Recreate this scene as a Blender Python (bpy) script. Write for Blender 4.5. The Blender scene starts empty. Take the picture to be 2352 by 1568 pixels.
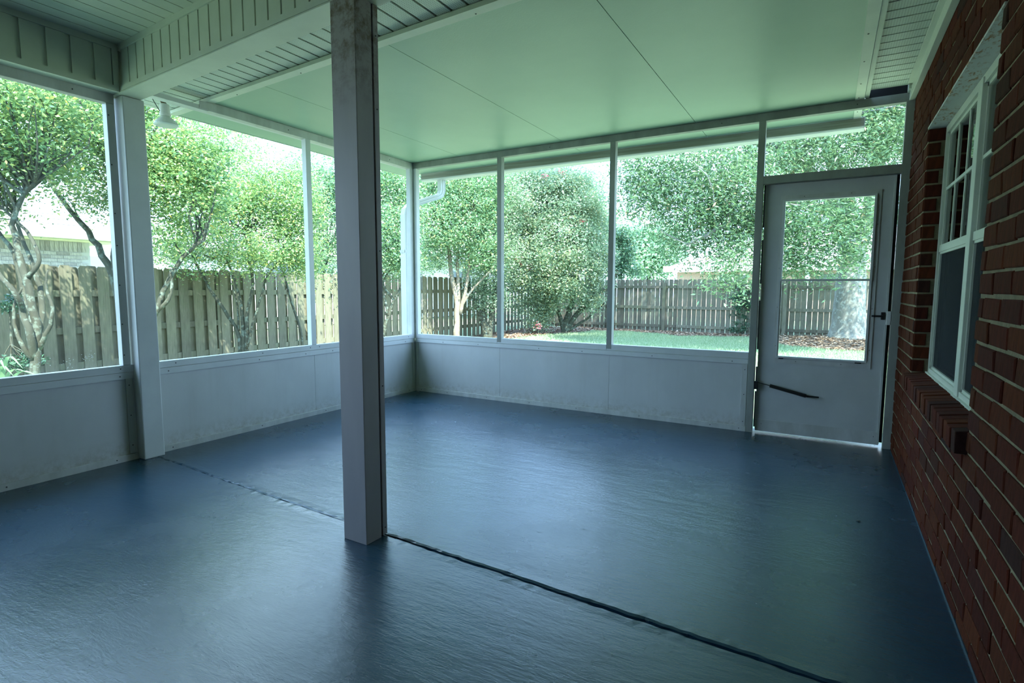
import bpy, math, random
import numpy as np
from mathutils import Matrix, Vector

S = bpy.context.scene
COL = S.collection
rnd = random.Random(7)
rng = np.random.default_rng(11)

# ------------------------------------------------------------------ camera
FPX, CX, CY, CH = 1255.0, 1176.0, 784.0, 1.14
def _ray_cam(px, py): return np.array([(px-CX)/FPX, -(py-CY)/FPX, -1.0])
_y = _ray_cam(1906, 664); _y /= np.linalg.norm(_y)
_z = np.cross(_ray_cam(906, 660.5), _y); _z /= np.linalg.norm(_z)
if _z[1] < 0: _z = -_z
_x = np.cross(_y, _z)
RCW = np.stack([_x, _y, _z])
CAMP = np.array([0.0, 0.0, CH])
def W(px, py, d):
    """point seen in direction of pixel (px,py) at depth d metres"""
    return tuple(CAMP + RCW @ _ray_cam(px, py) * d)

cam_d = bpy.data.cameras.new('camera')
cam_d.sensor_width = 36.0
cam_d.lens = FPX/2352*36.0
cam_d.clip_start = 0.05
cam_d.clip_end = 300
cam = bpy.data.objects.new('camera', cam_d)
mw = Matrix.Identity(4)
for i in range(3):
    for j in range(3): mw[i][j] = RCW[i][j]
mw.translation = Vector(CAMP)
cam.matrix_world = mw
COL.objects.link(cam)
S.camera = cam

# ------------------------------------------------------------------ light
S.view_settings.view_transform = 'Standard'
S.view_settings.look = 'None'
S.view_settings.exposure = 1.25
S.view_settings.gamma = 1.0
S.view_settings.use_curve_mapping = False
SKY_STRENGTH = 1.6
SUN_STRENGTH = 9.0

wd = bpy.data.worlds.new('sky'); S.world = wd; wd.use_nodes = True
nt = wd.node_tree; nt.nodes.clear()
wo = nt.nodes.new('ShaderNodeOutputWorld'); bg = nt.nodes.new('ShaderNodeBackground')
tc = nt.nodes.new('ShaderNodeTexCoord')
sep = nt.nodes.new('ShaderNodeSeparateXYZ'); nt.links.new(tc.outputs['Generated'], sep.inputs[0])
hr = nt.nodes.new('ShaderNodeValToRGB')               # clear sky: pale at the horizon, blue overhead
hr.color_ramp.elements[0].position = 0.0; hr.color_ramp.elements[0].color = (0.82, 1.25, 1.75, 1)
hr.color_ramp.elements[1].position = 0.8; hr.color_ramp.elements[1].color = (0.48, 1.0, 1.9, 1)
nt.links.new(sep.outputs['Z'], hr.inputs[0])
ns = nt.nodes.new('ShaderNodeTexNoise'); ns.inputs['Scale'].default_value = 3.2; ns.inputs['Detail'].default_value = 6
mp = nt.nodes.new('ShaderNodeMapping'); mp.inputs['Scale'].default_value = (1, 1, 2.4)
nt.links.new(tc.outputs['Generated'], mp.inputs[0]); nt.links.new(mp.outputs[0], ns.inputs[0])
cr = nt.nodes.new('ShaderNodeValToRGB')
cr.color_ramp.elements[0].position = 0.42; cr.color_ramp.elements[0].color = (0, 0, 0, 1)
cr.color_ramp.elements[1].position = 0.60; cr.color_ramp.elements[1].color = (1, 1, 1, 1)
nt.links.new(ns.outputs[0], cr.inputs[0])
mx = nt.nodes.new('ShaderNodeMixRGB'); mx.inputs[2].default_value = (1.25, 1.85, 2.5, 1)
nt.links.new(cr.outputs[0], mx.inputs[0]); nt.links.new(hr.outputs[0], mx.inputs[1])
nt.links.new(mx.outputs[0], bg.inputs[0]); bg.inputs[1].default_value = SKY_STRENGTH
nt.links.new(bg.outputs[0], wo.inputs[0])

sun_d = bpy.data.lights.new('sun', 'SUN'); sun_d.energy = SUN_STRENGTH; sun_d.angle = math.radians(0.6)
sun_d.color = (0.95, 1.0, 0.9)
sun = bpy.data.objects.new('sun', sun_d); COL.objects.link(sun)
sun.rotation_euler = Vector((0.55, -0.42, 1.0)).to_track_quat('Z', 'Y').to_euler()
sun.location = (4, -4, 12)
S.cycles.use_denoising = True
S.cycles.max_bounces = 10
S.cycles.diffuse_bounces = 6
S.cycles.transparent_max_bounces = 16
S.cycles.sample_clamp_indirect = 8

# ------------------------------------------------------------------ materials
def lin(r, g, b):
    f = lambda c: (c/255/12.92) if c/255 <= 0.04045 else ((c/255+0.055)/1.055)**2.4
    return (f(r), f(g), f(b), 1)
def newmat(name):
    m = bpy.data.materials.new(name); m.use_nodes = True
    t = m.node_tree; t.nodes.clear()
    o = t.nodes.new('ShaderNodeOutputMaterial'); p = t.nodes.new('ShaderNodeBsdfPrincipled')
    t.links.new(p.outputs[0], o.inputs[0])
    return m, t, p
def N(t, kind, **kw):
    n = t.nodes.new(kind)
    for k, v in kw.items():
        if k in n.inputs: n.inputs[k].default_value = v
        else: setattr(n, k, v)
    return n
def mapped(t, scale, coord='Object'):
    c = t.nodes.new('ShaderNodeTexCoord'); m = N(t, 'ShaderNodeMapping'); m.inputs['Scale'].default_value = scale
    t.links.new(c.outputs[coord], m.inputs[0]); return m.outputs[0]
def ramp(t, fac, stops):
    r = t.nodes.new('ShaderNodeValToRGB'); e = r.color_ramp.elements
    while len(e) < len(stops): e.new(0.5)
    for i, (p, c) in enumerate(stops): e[i].position = p; e[i].color = c if len(c) == 4 else (*c, 1)
    t.links.new(fac, r.inputs[0]); return r.outputs[0]
def noise(t, scale, detail=4, rough=0.55, mapscale=(1, 1, 1), coord='Object'):
    n = N(t, 'ShaderNodeTexNoise'); n.inputs['Scale'].default_value = scale; n.inputs['Detail'].default_value = detail
    n.inputs['Roughness'].default_value = rough
    t.links.new(mapped(t, mapscale, coord), n.inputs[0]); return n.outputs[0]
def bump(t, p, h, strength, dist=0.01):
    b = N(t, 'ShaderNodeBump'); b.inputs['Strength'].default_value = strength; b.inputs['Distance'].default_value = dist
    t.links.new(h, b.inputs['Height']); t.links.new(b.outputs[0], p.inputs['Normal']); return b
def mixc(t, fac, a, b):
    m = t.nodes.new('ShaderNodeMixRGB')
    for i, v in ((0, fac), (1, a), (2, b)):
        if hasattr(v, 'links'): t.links.new(v, m.inputs[i])
        else: m.inputs[i].default_value = v
    return m.outputs[0]
def plain(name, c1, c2=None, rough=0.5, scale=6, ms=(1, 1, 1), bmp=0, bscale=60, bms=(1, 1, 1), lo=0.35, hi=0.65, spec=0.5, metal=0, dist=0.004):
    m, t, p = newmat(name)
    if c2 is None: p.inputs['Base Color'].default_value = c1
    else: t.links.new(ramp(t, noise(t, scale, 5, 0.6, ms), [(lo, c1), (hi, c2)]), p.inputs['Base Color'])
    p.inputs['Roughness'].default_value = rough; p.inputs['Specular IOR Level'].default_value = spec
    p.inputs['Metallic'].default_value = metal
    if bmp: bump(t, p, noise(t, bscale, 4, 0.6, bms), bmp, dist)
    return m

ALU = plain('white_aluminium', (0.66, 0.67, 0.66, 1), (0.58, 0.59, 0.58, 1), 0.38, 3, bmp=0.05, bscale=300)
ALU2 = plain('aged_white_aluminium', (0.60, 0.60, 0.58, 1), (0.46, 0.46, 0.43, 1), 0.42, 9, (1, 1, 0.3))
ALU3 = plain('shaded_white_aluminium', (0.33, 0.345, 0.315, 1), (0.25, 0.26, 0.235, 1), 0.6, 7, (1, 1, 0.4), spec=0.3)  # darker copy of the white aluminium: far-wall shade put into the colour
VINYL = plain('white_vinyl', (0.63, 0.67, 0.57, 1), (0.56, 0.60, 0.51, 1), 0.45, 4, bmp=0.05, bscale=200)
DARKGAP = plain('dark_gap', (0.012, 0.012, 0.012, 1), None, 0.9)
SCREW = plain('screw_head', (0.06, 0.055, 0.05, 1), (0.03, 0.03, 0.03, 1), 0.5, 300)
BLACKM = plain('black_plastic', (0.012, 0.012, 0.013, 1), None, 0.4)
CHROME = plain('pale_steel', (0.6, 0.6, 0.6, 1), None, 0.35, metal=0.7)
MORTAR = plain('mortar', (0.27, 0.225, 0.135, 1), (0.17, 0.14, 0.085, 1), 0.95, 14, bmp=0.7, bscale=90, dist=0.006)
CONC = plain('concrete', (0.3, 0.29, 0.27, 1), (0.22, 0.21, 0.2, 1), 0.9, 8)

def mat_ceiling():
    m, t, p = newmat('stucco_embossed_aluminium')
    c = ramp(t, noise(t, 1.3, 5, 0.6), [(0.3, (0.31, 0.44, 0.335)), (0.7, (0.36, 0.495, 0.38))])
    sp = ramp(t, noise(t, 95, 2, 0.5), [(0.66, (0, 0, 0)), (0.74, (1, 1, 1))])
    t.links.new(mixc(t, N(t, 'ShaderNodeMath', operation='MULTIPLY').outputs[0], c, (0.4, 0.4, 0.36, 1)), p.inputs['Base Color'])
    mul = [n for n in t.nodes if n.type == 'MATH'][0]; t.links.new(sp, mul.inputs[0]); mul.inputs[1].default_value = 0.25
    p.inputs['Roughness'].default_value = 0.42
    bump(t, p, noise(t, 130, 3, 0.6), 0.35, 0.002)
    return m
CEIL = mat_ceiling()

def mat_kick():
    m, t, p = newmat('stained_white_panel')
    geo = t.nodes.new('ShaderNodeNewGeometry'); sp = t.nodes.new('ShaderNodeSeparateXYZ'); t.links.new(geo.outputs['Position'], sp.inputs[0])
    base = ramp(t, noise(t, 2.2, 5, 0.65, (1, 1, 0.6)), [(0.3, (0.52, 0.52, 0.51)), (0.7, (0.60, 0.60, 0.59))])
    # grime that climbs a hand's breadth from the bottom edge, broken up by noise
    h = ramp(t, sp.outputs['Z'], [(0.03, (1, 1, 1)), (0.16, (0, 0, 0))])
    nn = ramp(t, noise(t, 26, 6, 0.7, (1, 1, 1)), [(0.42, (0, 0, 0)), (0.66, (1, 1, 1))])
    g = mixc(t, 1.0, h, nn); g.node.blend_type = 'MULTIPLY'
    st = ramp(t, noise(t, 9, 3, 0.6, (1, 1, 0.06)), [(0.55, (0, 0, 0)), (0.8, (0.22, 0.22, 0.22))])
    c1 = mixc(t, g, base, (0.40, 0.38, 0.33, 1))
    c2 = mixc(t, st, c1, (0.42, 0.40, 0.36, 1))
    t.links.new(c2, p.inputs['Base Color']); p.inputs['Roughness'].default_value = 0.6
    bump(t, p, noise(t, 200, 3, 0.6), 0.12, 0.002)
    return m
KICK = mat_kick()

def mat_floor():
    m, t, p = newmat('painted_concrete')
    c = ramp(t, noise(t, 0.9, 6, 0.6), [(0.3, (0.011, 0.042, 0.072)), (0.7, (0.018, 0.057, 0.092))])
    fleck = ramp(t, noise(t, 24, 5, 0.7, (0.5, 1.2, 1)), [(0.66, (0, 0, 0)), (0.72, (0.5, 0.5, 0.5))])
    t.links.new(mixc(t, fleck, c, (0.03, 0.062, 0.08, 1)), p.inputs['Base Color'])
    r = ramp(t, noise(t, 1.6, 5, 0.6), [(0.3, (0.21, 0.21, 0.21)), (0.7, (0.31, 0.31, 0.31))])
    t.links.new(r, p.inputs['Roughness']); p.inputs['Specular IOR Level'].default_value = 0.9
    b1 = bump(t, p, noise(t, 7, 8, 0.68, (0.5, 1.4, 1)), 0.26, 0.013)
    b2 = N(t, 'ShaderNodeBump'); b2.inputs['Strength'].default_value = 0.22; b2.inputs['Distance'].default_value = 0.004
    t.links.new(noise(t, 60, 5, 0.7, (0.35, 1.5, 1)), b2.inputs['Height']); t.links.new(b1.outputs[0], b2.inputs['Normal'])
    fl = N(t, 'ShaderNodeBump'); fl.inputs['Strength'].default_value = 0.3; fl.inputs['Distance'].default_value = 0.003
    t.links.new(fleck, fl.inputs['Height']); fl.invert = True
    t.links.new(b2.outputs[0], fl.inputs['Normal']); t.links.new(fl.outputs[0], p.inputs['Normal'])
    return m
FLOOR = mat_floor()

def mat_post():
    m, t, p = newmat('post_cladding')
    geo = t.nodes.new('ShaderNodeNewGeometry'); sp = t.nodes.new('ShaderNodeSeparateXYZ'); t.links.new(geo.outputs['Position'], sp.inputs[0])
    base = ramp(t, noise(t, 5, 5, 0.6, (1, 1, 0.25)), [(0.3, (0.37, 0.335, 0.335)), (0.7, (0.44, 0.405, 0.40))])
    mr = N(t, 'ShaderNodeMapRange'); t.links.new(sp.outputs['Z'], mr.inputs[0])
    mr.inputs[1].default_value = 1.85; mr.inputs[2].default_value = 2.2; mr.clamp = True
    nn = ramp(t, noise(t, 13, 6, 0.75), [(0.44, (0, 0, 0)), (0.62, (1, 1, 1))])
    g = mixc(t, 1.0, mr.outputs[0], nn); g.node.blend_type = 'MULTIPLY'
    c1 = mixc(t, g, base, (0.15, 0.105, 0.06, 1))                 # mildew near the top
    sc = ramp(t, noise(t, 30, 3, 0.5, (1, 1, 1)), [(0.74, (0, 0, 0)), (0.78, (0.4, 0.4, 0.4))])
    t.links.new(mixc(t, sc, c1, (0.3, 0.28, 0.26, 1)), p.inputs['Base Color'])
    p.inputs['Roughness'].default_value = 0.5
    return m
POST = mat_post()

def mat_brick(name, stops, bump_s=0.6):
    m, t, p = newmat(name)
    oi = t.nodes.new('ShaderNodeObjectInfo')
    c = ramp(t, oi.outputs['Random'], stops)
    k = ramp(t, noise(t, 16, 5, 0.7, (0.5, 2.2, 0.5)), [(0.3, (0.62, 0.62, 0.62)), (0.7, (1.25, 1.22, 1.2))])
    mm = mixc(t, 1.0, c, k); mm.node.blend_type = 'MULTIPLY'
    t.links.new(mm, p.inputs['Base Color']); p.inputs['Roughness'].default_value = 0.9
    p.inputs['Specular IOR Level'].default_value = 0.12
    bump(t, p, noise(t, 55, 4, 0.7, (1, 3.2, 0.35)), bump_s, 0.006)
    return m
BRICK = mat_brick('red_brick', [(0, (0.088, 0.019, 0.010)), (0.35, (0.062, 0.014, 0.008)), (0.6, (0.104, 0.026, 0.010)), (0.8, (0.076, 0.022, 0.010)), (0.9, (0.040, 0.019, 0.017)), (1.0, (0.09, 0.018, 0.010))])
WBRICK = mat_brick('whitewashed_brick', [(0, (0.50, 0.485, 0.48)), (0.55, (0.58, 0.56, 0.55)), (0.8, (0.34, 0.32, 0.32)), (1.0, (0.55, 0.53, 0.52))], 0.2)

def mat_soffit():
    m, t, p = newmat('perforated_vinyl')
    v = mapped(t, (1/0.012, 1/0.012, 1/0.012))
    fr = N(t, 'ShaderNodeVectorMath', operation='FRACTION'); t.links.new(v, fr.inputs[0])
    sb = N(t, 'ShaderNodeVectorMath', operation='SUBTRACT'); sb.inputs[1].default_value = (0.5, 0.5, 0.5); t.links.new(fr.outputs[0], sb.inputs[0])
    ml = N(t, 'ShaderNodeVectorMath', operation='MULTIPLY'); ml.inputs[1].default_value = (1, 1, 0); t.links.new(sb.outputs[0], ml.inputs[0])
    ln = N(t, 'ShaderNodeVectorMath', operation='LENGTH'); t.links.new(ml.outputs[0], ln.inputs[0])
    d = ramp(t, ln.outputs['Value'], [(0.14, (1, 1, 1)), (0.2, (0, 0, 0))])
    base = ramp(t, noise(t, 4, 4), [(0.3, (0.54, 0.60, 0.54)), (0.7, (0.62, 0.68, 0.62))])
    t.links.new(mixc(t, d, base, (0.10, 0.10, 0.09, 1)), p.inputs['Base Color'])
    p.inputs['Roughness'].default_value = 0.45
    return m
SOFFIT = mat_soffit()

def mat_glass(name, tint=(0.95, 0.98, 0.96, 1), ior=1.45, dirt=0.0):
    m = bpy.data.materials.new(name); m.use_nodes = True; t = m.node_tree; t.nodes.clear()
    o = t.nodes.new('ShaderNodeOutputMaterial'); a = t.nodes.new('ShaderNodeBsdfTransparent'); g = t.nodes.new('ShaderNodeBsdfGlossy')
    a.inputs[0].default_value = tint; g.inputs['Roughness'].default_value = 0.02
    f = t.nodes.new('ShaderNodeFresnel'); f.inputs[0].default_value = ior
    mx = t.nodes.new('ShaderNodeMixShader'); t.links.new(f.outputs[0], mx.inputs[0]); t.links.new(a.outputs[0], mx.inputs[1]); t.links.new(g.outputs[0], mx.inputs[2])
    last = mx.outputs[0]
    if dirt:
        df = t.nodes.new('ShaderNodeBsdfDiffuse'); df.inputs[0].default_value = (0.6, 0.62, 0.6, 1)
        m2 = t.nodes.new('ShaderNodeMixShader'); m2.inputs[0].default_value = dirt
        t.links.new(last, m2.inputs[1]); t.links.new(df.outputs[0], m2.inputs[2]); last = m2.outputs[0]
    t.links.new(last, o.inputs[0]); return m
GLASS = mat_glass('clear_glass', dirt=0.015)
WGLASS = mat_glass('window_glass', (0.75, 0.82, 0.8, 1), 1.9)
def mat_screen(name, cover, col):
    m = bpy.data.materials.new(name); m.use_nodes = True; t = m.node_tree; t.nodes.clear()
    o = t.nodes.new('ShaderNodeOutputMaterial'); a = t.nodes.new('ShaderNodeBsdfTransparent'); g = t.nodes.new('ShaderNodeBsdfDiffuse')
    g.inputs[0].default_value = col; mx = t.nodes.new('ShaderNodeMixShader'); mx.inputs[0].default_value = cover
    t.links.new(a.outputs[0], mx.inputs[1]); t.links.new(g.outputs[0], mx.inputs[2]); t.links.new(mx.outputs[0], o.inputs[0]); return m
SCREEN = mat_screen('insect_screen', 0.08, (0.45, 0.45, 0.45, 1))
DSCREEN = mat_screen('dark_insect_screen', 0.55, (0.05, 0.055, 0.06, 1))

def mat_wood(name, stops, s=1.0):
    m, t, p = newmat(name)
    oi = t.nodes.new('ShaderNodeObjectInfo')
    c = ramp(t, oi.outputs['Random'], stops)
    gr = ramp(t, noise(t, 7, 6, 0.7, (6, 6, 0.5)), [(0.3, (0.6, 0.6, 0.6)), (0.7, (1.25, 1.25, 1.25))])
    mm = mixc(t, 1.0, c, gr); mm.node.blend_type = 'MULTIPLY'
    al = ramp(t, noise(t, 1.3, 5, 0.7, (1, 1, 0.6)), [(0.45, (0, 0, 0)), (0.7, (0.6, 0.6, 0.6))])
    t.links.new(mixc(t, al, mm, (0.11, 0.15, 0.075, 1)), p.inputs['Base Color'])   # green algae
    p.inputs['Roughness'].default_value = 0.9; p.inputs['Specular IOR Level'].default_value = 0.2
    bump(t, p, noise(t, 9, 5, 0.7, (8, 8, 0.5)), 0.5, 0.006)
    return m
FWOOD = mat_wood('weathered_fence_wood', [(0, (0.17, 0.165, 0.11)), (0.5, (0.225, 0.215, 0.15)), (1, (0.13, 0.125, 0.09))])
FWOOD2 = mat_wood('grey_fence_wood', [(0, (0.21, 0.20, 0.155)), (0.5, (0.27, 0.25, 0.20)), (1, (0.165, 0.15, 0.12))])

def mat_bark(name, a, b, lichen, s=1.0):
    m, t, p = newmat(name)
    c = ramp(t, noise(t, 9*s, 6, 0.7, (1, 1, 0.35)), [(0.3, a), (0.7, b)])
    l = ramp(t, noise(t, 14*s, 5, 0.65), [(0.52, (0, 0, 0)), (0.6, (0.8, 0.8, 0.8))])
    t.links.new(mixc(t, l, c, lichen), p.inputs['Base Color']); p.inputs['Roughness'].default_value = 0.9
    bump(t, p, noise(t, 30*s, 5, 0.7, (1, 1, 0.3)), 0.6, 0.01)
    return m
BARK = mat_bark('lichen_bark', (0.036, 0.04, 0.026), (0.07, 0.075, 0.05), (0.14, 0.18, 0.14, 1))
BARKT = mat_bark('smooth_tan_bark', (0.16, 0.135, 0.095), (0.24, 0.205, 0.15), (0.28, 0.27, 0.22, 1), 0.6)
BARKO = mat_bark('oak_bark', (0.15, 0.145, 0.125), (0.28, 0.275, 0.25), (0.36, 0.38, 0.35, 1), 0.8)

def mat_leaf(name, stops, trans=0.45, rough=0.38, spec=0.5):
    m, t, p = newmat(name)
    g = t.nodes.new('ShaderNodeNewGeometry')
    c = ramp(t, g.outputs['Random Per Island'], stops)
    t.links.new(c, p.inputs['Base Color']); p.inputs['Roughness'].default_value = rough; p.inputs['Specular IOR Level'].default_value = spec
    tr = t.nodes.new('ShaderNodeBsdfTranslucent')
    tcx = mixc(t, 0.25, c, (0.30, 0.48, 0.14, 1)); t.links.new(tcx, tr.inputs[0])
    mx = t.nodes.new('ShaderNodeMixShader'); mx.inputs[0].default_value = trans
    o = [n for n in t.nodes if n.type == 'OUTPUT_MATERIAL'][0]
    t.links.new(p.outputs[0], mx.inputs[1]); t.links.new(tr.outputs[0], mx.inputs[2]); t.links.new(mx.outputs[0], o.inputs[0])
    return m
LEAF_Y = mat_leaf('yellow_green_leaf', [(0, (0.09, 0.20, 0.10)), (0.4, (0.19, 0.34, 0.14)), (0.8, (0.36, 0.50, 0.18)), (0.97, (0.58, 0.64, 0.22)), (1.0, (0.7, 0.5, 0.1))], 0.42, 0.3, 0.7)
LEAF_G = mat_leaf('mid_green_leaf', [(0, (0.10, 0.22, 0.13)), (0.5, (0.20, 0.36, 0.20)), (0.9, (0.36, 0.52, 0.27)), (1.0, (0.6, 0.55, 0.2))], 0.42, 0.3, 0.7)
LEAF_P = mat_leaf('pale_green_leaf', [(0, (0.12, 0.215, 0.145)), (0.5, (0.265, 0.385, 0.26)), (1.0, (0.47, 0.56, 0.40))], 0.42, 0.3, 0.7)
LEAF_O = mat_leaf('oak_leaf', [(0, (0.065, 0.14, 0.075)), (0.5, (0.12, 0.22, 0.12)), (0.97, (0.25, 0.37, 0.21)), (1.0, (0.42, 0.24, 0.15))], 0.4, 0.3, 0.6)
LEAF_D = mat_leaf('dark_green_leaf', [(0, (0.03, 0.09, 0.06)), (1.0, (0.08, 0.18, 0.10))], 0.2)
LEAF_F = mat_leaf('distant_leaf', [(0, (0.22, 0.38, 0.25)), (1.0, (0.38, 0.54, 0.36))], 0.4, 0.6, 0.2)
SEED = mat_leaf('cream_seed_cluster', [(0, (0.50, 0.52, 0.26)), (0.8, (0.66, 0.66, 0.40)), (1.0, (0.62, 0.45, 0.25))], 0.35, 0.6, 0.2)
PINK = mat_leaf('pink_blossom', [(0, (0.75, 0.12, 0.2)), (1.0, (0.85, 0.3, 0.35))], 0.3, 0.6, 0.2)
LAWN = plain('lawn_soil', (0.19, 0.25, 0.14, 1), (0.27, 0.33, 0.19, 1), 0.95, 2.5)
GRASS = mat_leaf('grass_blade', [(0, (0.24, 0.36, 0.20)), (0.6, (0.36, 0.48, 0.29)), (1.0, (0.52, 0.58, 0.42))], 0.3, 0.6, 0.3)
MULCH = plain('mulch_soil', (0.16, 0.11, 0.075, 1), (0.09, 0.062, 0.045, 1), 0.95, 12, bmp=0.6, bscale=25)
CHIP = mat_leaf('mulch_chip', [(0, (0.20, 0.12, 0.07)), (0.6, (0.34, 0.23, 0.16)), (1.0, (0.52, 0.42, 0.34))], 0.0, 0.9, 0.1)
SHINGLE = plain('pale_shingle', (0.40, 0.38, 0.39, 1), (0.31, 0.295, 0.30, 1), 0.9, 30, (1, 1, 1))
WHITEP = plain('white_paint', (0.78, 0.78, 0.76, 1), (0.7, 0.7, 0.68, 1), 0.5, 5)
CREAM = plain('cream_paint', (0.66, 0.64, 0.42, 1), None, 0.6)
PEACH = plain('pinkish_brick', (0.55, 0.40, 0.33, 1), (0.42, 0.28, 0.23, 1), 0.9, 25)
CURT = plain('curtain_cloth', (0.07, 0.08, 0.075, 1), (0.04, 0.045, 0.042, 1), 0.9, 20, (0.1, 3, 0.05))
RUST = None
def mat_lintel():
    m, t, p = newmat('rusty_painted_steel')
    sp = ramp(t, noise(t, 26, 6, 0.75, (2.0, 0.8, 1)), [(0.52, (0, 0, 0)), (0.6, (1, 1, 1))])
    big = ramp(t, noise(t, 3.3, 3, 0.5), [(0.42, (0, 0, 0)), (0.55, (1, 1, 1))])
    g = mixc(t, 1.0, sp, big); g.node.blend_type = 'MULTIPLY'
    t.links.new(mixc(t, g, (0.55, 0.57, 0.56, 1), (0.30, 0.13, 0.03, 1)), p.inputs['Base Color'])
    p.inputs['Roughness'].default_value = 0.6
    return m
LINTEL = mat_lintel()

# ------------------------------------------------------------------ mesh helpers
class B:
    def __init__(s): s.v = []; s.f = []
    def add(s, vs, fs):
        o = len(s.v); s.v += [tuple(map(float, q)) for q in vs]; s.f += [tuple(i+o for i in f) for f in fs]; return s
    def box(s, x0, x1, y0, y1, z0, z1):
        return s.add([(x0,y0,z0),(x1,y0,z0),(x1,y1,z0),(x0,y1,z0),(x0,y0,z1),(x1,y0,z1),(x1,y1,z1),(x0,y1,z1)],
                     [(3,2,1,0),(4,5,6,7),(0,1,5,4),(1,2,6,5),(2,3,7,6),(3,0,4,7)])
    def extr(s, pts, vec):
        n = len(pts); a = [tuple(p) for p in pts]; b = [tuple(p[i]+vec[i] for i in range(3)) for p in pts]
        return s.add(a+b, [tuple(range(n-1,-1,-1)), tuple(range(n, 2*n))] + [(i, (i+1)%n, n+(i+1)%n, n+i) for i in range(n)])
    def prism(s, poly, z0, z1): return s.extr([(x, y, z0) for x, y in poly], (0, 0, z1-z0))
    def tube(s, pts, rad, k=8, cap=True):
        pts = [np.array(p, float) for p in pts]; n = len(pts)
        if not hasattr(rad, '__len__'): rad = [rad]*n
        vs = []; u = None
        for i in range(n):
            d = pts[min(i+1, n-1)] - pts[max(i-1, 0)]; d = d/(np.linalg.norm(d)+1e-9)
            if u is None:
                u = np.cross(d, (0, 0, 1) if abs(d[2]) < 0.9 else (1, 0, 0))
            u = u - d*np.dot(u, d); u /= np.linalg.norm(u)+1e-9; w = np.cross(d, u)
            for j in range(k):
                a = 2*math.pi*j/k; vs.append(pts[i] + (u*math.cos(a)+w*math.sin(a))*rad[i])
        fs = [(i*k+j, i*k+(j+1)%k, (i+1)*k+(j+1)%k, (i+1)*k+j) for i in range(n-1) for j in range(k)]
        if cap: fs += [tuple(range(k-1, -1, -1)), tuple((n-1)*k+j for j in range(k))]
        return s.add(vs, fs)
    def build(s, name, mat, parent=None, bevel=0, smooth=False, loc=None):
        me = bpy.data.meshes.new(name)
        vs = s.v
        if loc is not None: vs = [(x-loc[0], y-loc[1], z-loc[2]) for x, y, z in vs]
        me.from_pydata(vs, [], s.f); me.update()
        if mat: me.materials.append(mat)
        o = bpy.data.objects.new(name, me)
        if loc is not None: o.location = loc
        COL.objects.link(o)
        if parent is not None:
            o.parent = parent
            o.matrix_parent_inverse = Matrix.Translation(-Vector(parent.get('_base', (0, 0, 0))))
        if bevel:
            b = o.modifiers.new('edge', 'BEVEL'); b.width = bevel; b.segments = 2; b.limit_method = 'ANGLE'
        if smooth: me.shade_smooth()
        return o
def box(name, mat, parent, x0, x1, y0, y1, z0, z1, bevel=0): return B().box(x0, x1, y0, y1, z0, z1).build(name, mat, parent, bevel)

def tag(o, label, cat, group=None, kind=None):
    o['label'] = label; o['category'] = cat
    if group: o['group'] = group
    if kind: o['kind'] = kind
    return o
def empty(name, loc, label, cat, group=None, kind=None):
    o = bpy.data.objects.new(name, None); o.empty_display_size = 0.1; o.location = loc; COL.objects.link(o)
    o['_base'] = tuple(float(c) for c in loc)
    return tag(o, label, cat, group, kind)

def screws(parent, pts, axis, r=0.004, h=0.0025):
    """flat screw heads as one small part"""
    b = B()
    for p in pts:
        v = [0, 0, 0]; v[axis[0]] = axis[1]*h
        q = [0, 0, 0]; ring = []
        o1, o2 = [i for i in range(3) if i != axis[0]]
        for j in range(6):
            a = j*math.pi/3; c = list(p); c[o1] += r*math.cos(a); c[o2] += r*math.sin(a); ring.append(tuple(c))
        b.extr(ring, v)
    o = b.build('screw_heads', SCREW, parent); o['kind'] = 'stuff'; return o

LX, FY, RX = -3.93, 4.66, 0.432            # inner faces of left, far and brick walls
def yh(y0, x): return y0 + 0.055*(-1.75-x)  # the old house runs slightly askew to the added room

# ------------------------------------------------------------------ floor
fl = empty('floor', (0, 0, 0), 'glossy blue-grey painted concrete floor with a cracked joint', 'floor', kind='structure')
def joint(x): return 1.747 + (0.05-x)*0.0417
xs = np.linspace(-4.02, 0.47, 150)
gapw = np.interp(xs, [-4.0, -1.9, -1.6, -0.6, 0.45], [0.0012, 0.0035, 0.012, 0.014, 0.012])
jit = np.cumsum(rng.normal(0, 0.0012, len(xs))); jit -= np.linspace(jit[0], jit[-1], len(xs))
e1 = [joint(x)+j-w/2+rng.normal(0, 0.0012) for x, j, w in zip(xs, jit, gapw)]
e2 = [joint(x)+j+w/2+rng.normal(0, 0.0012) for x, j, w in zip(xs, jit, gapw)]
def slab(edge, yfar, sgn):
    b = B(); vs = []; n = len(xs)
    for x, y in zip(xs, edge): vs.append((x, y, -0.06))
    for x, y in zip(xs, edge): vs.append((x, y, -0.002+rng.normal(0, 0.001)))
    for x, y in zip(xs, edge): vs.append((x, y+sgn*0.010, 0.0015+abs(rng.normal(0, 0.0008))))
    for x, y in zip(xs, edge): vs.append((x, y+sgn*0.05, 0.0))
    for x, y in zip(xs, edge): vs.append((x, yfar, 0.0))
    fs = []
    for r in range(4):
        for i in range(n-1):
            q = (r*n+i, r*n+i+1, (r+1)*n+i+1, (r+1)*n+i)
            fs.append(q if sgn > 0 else q[::-1])
    b.add(vs, fs); return b
slab(e1, -1.3, -1).build('slab', FLOOR, fl)
slab(e2, 4.80, 1).build('slab', FLOOR, fl)
box('joint_bed', DARKGAP, fl, -4.02, 0.47, 1.65, 2.0, -0.08, -0.014)
box('slab_edge', CONC, fl, -4.02, 0.47, -1.4, 4.80, -0.32, -0.062)
box('slab_edge', CONC, fl, -4.045, -4.02, -1.4, 4.82, -0.32, 0.0)
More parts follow.
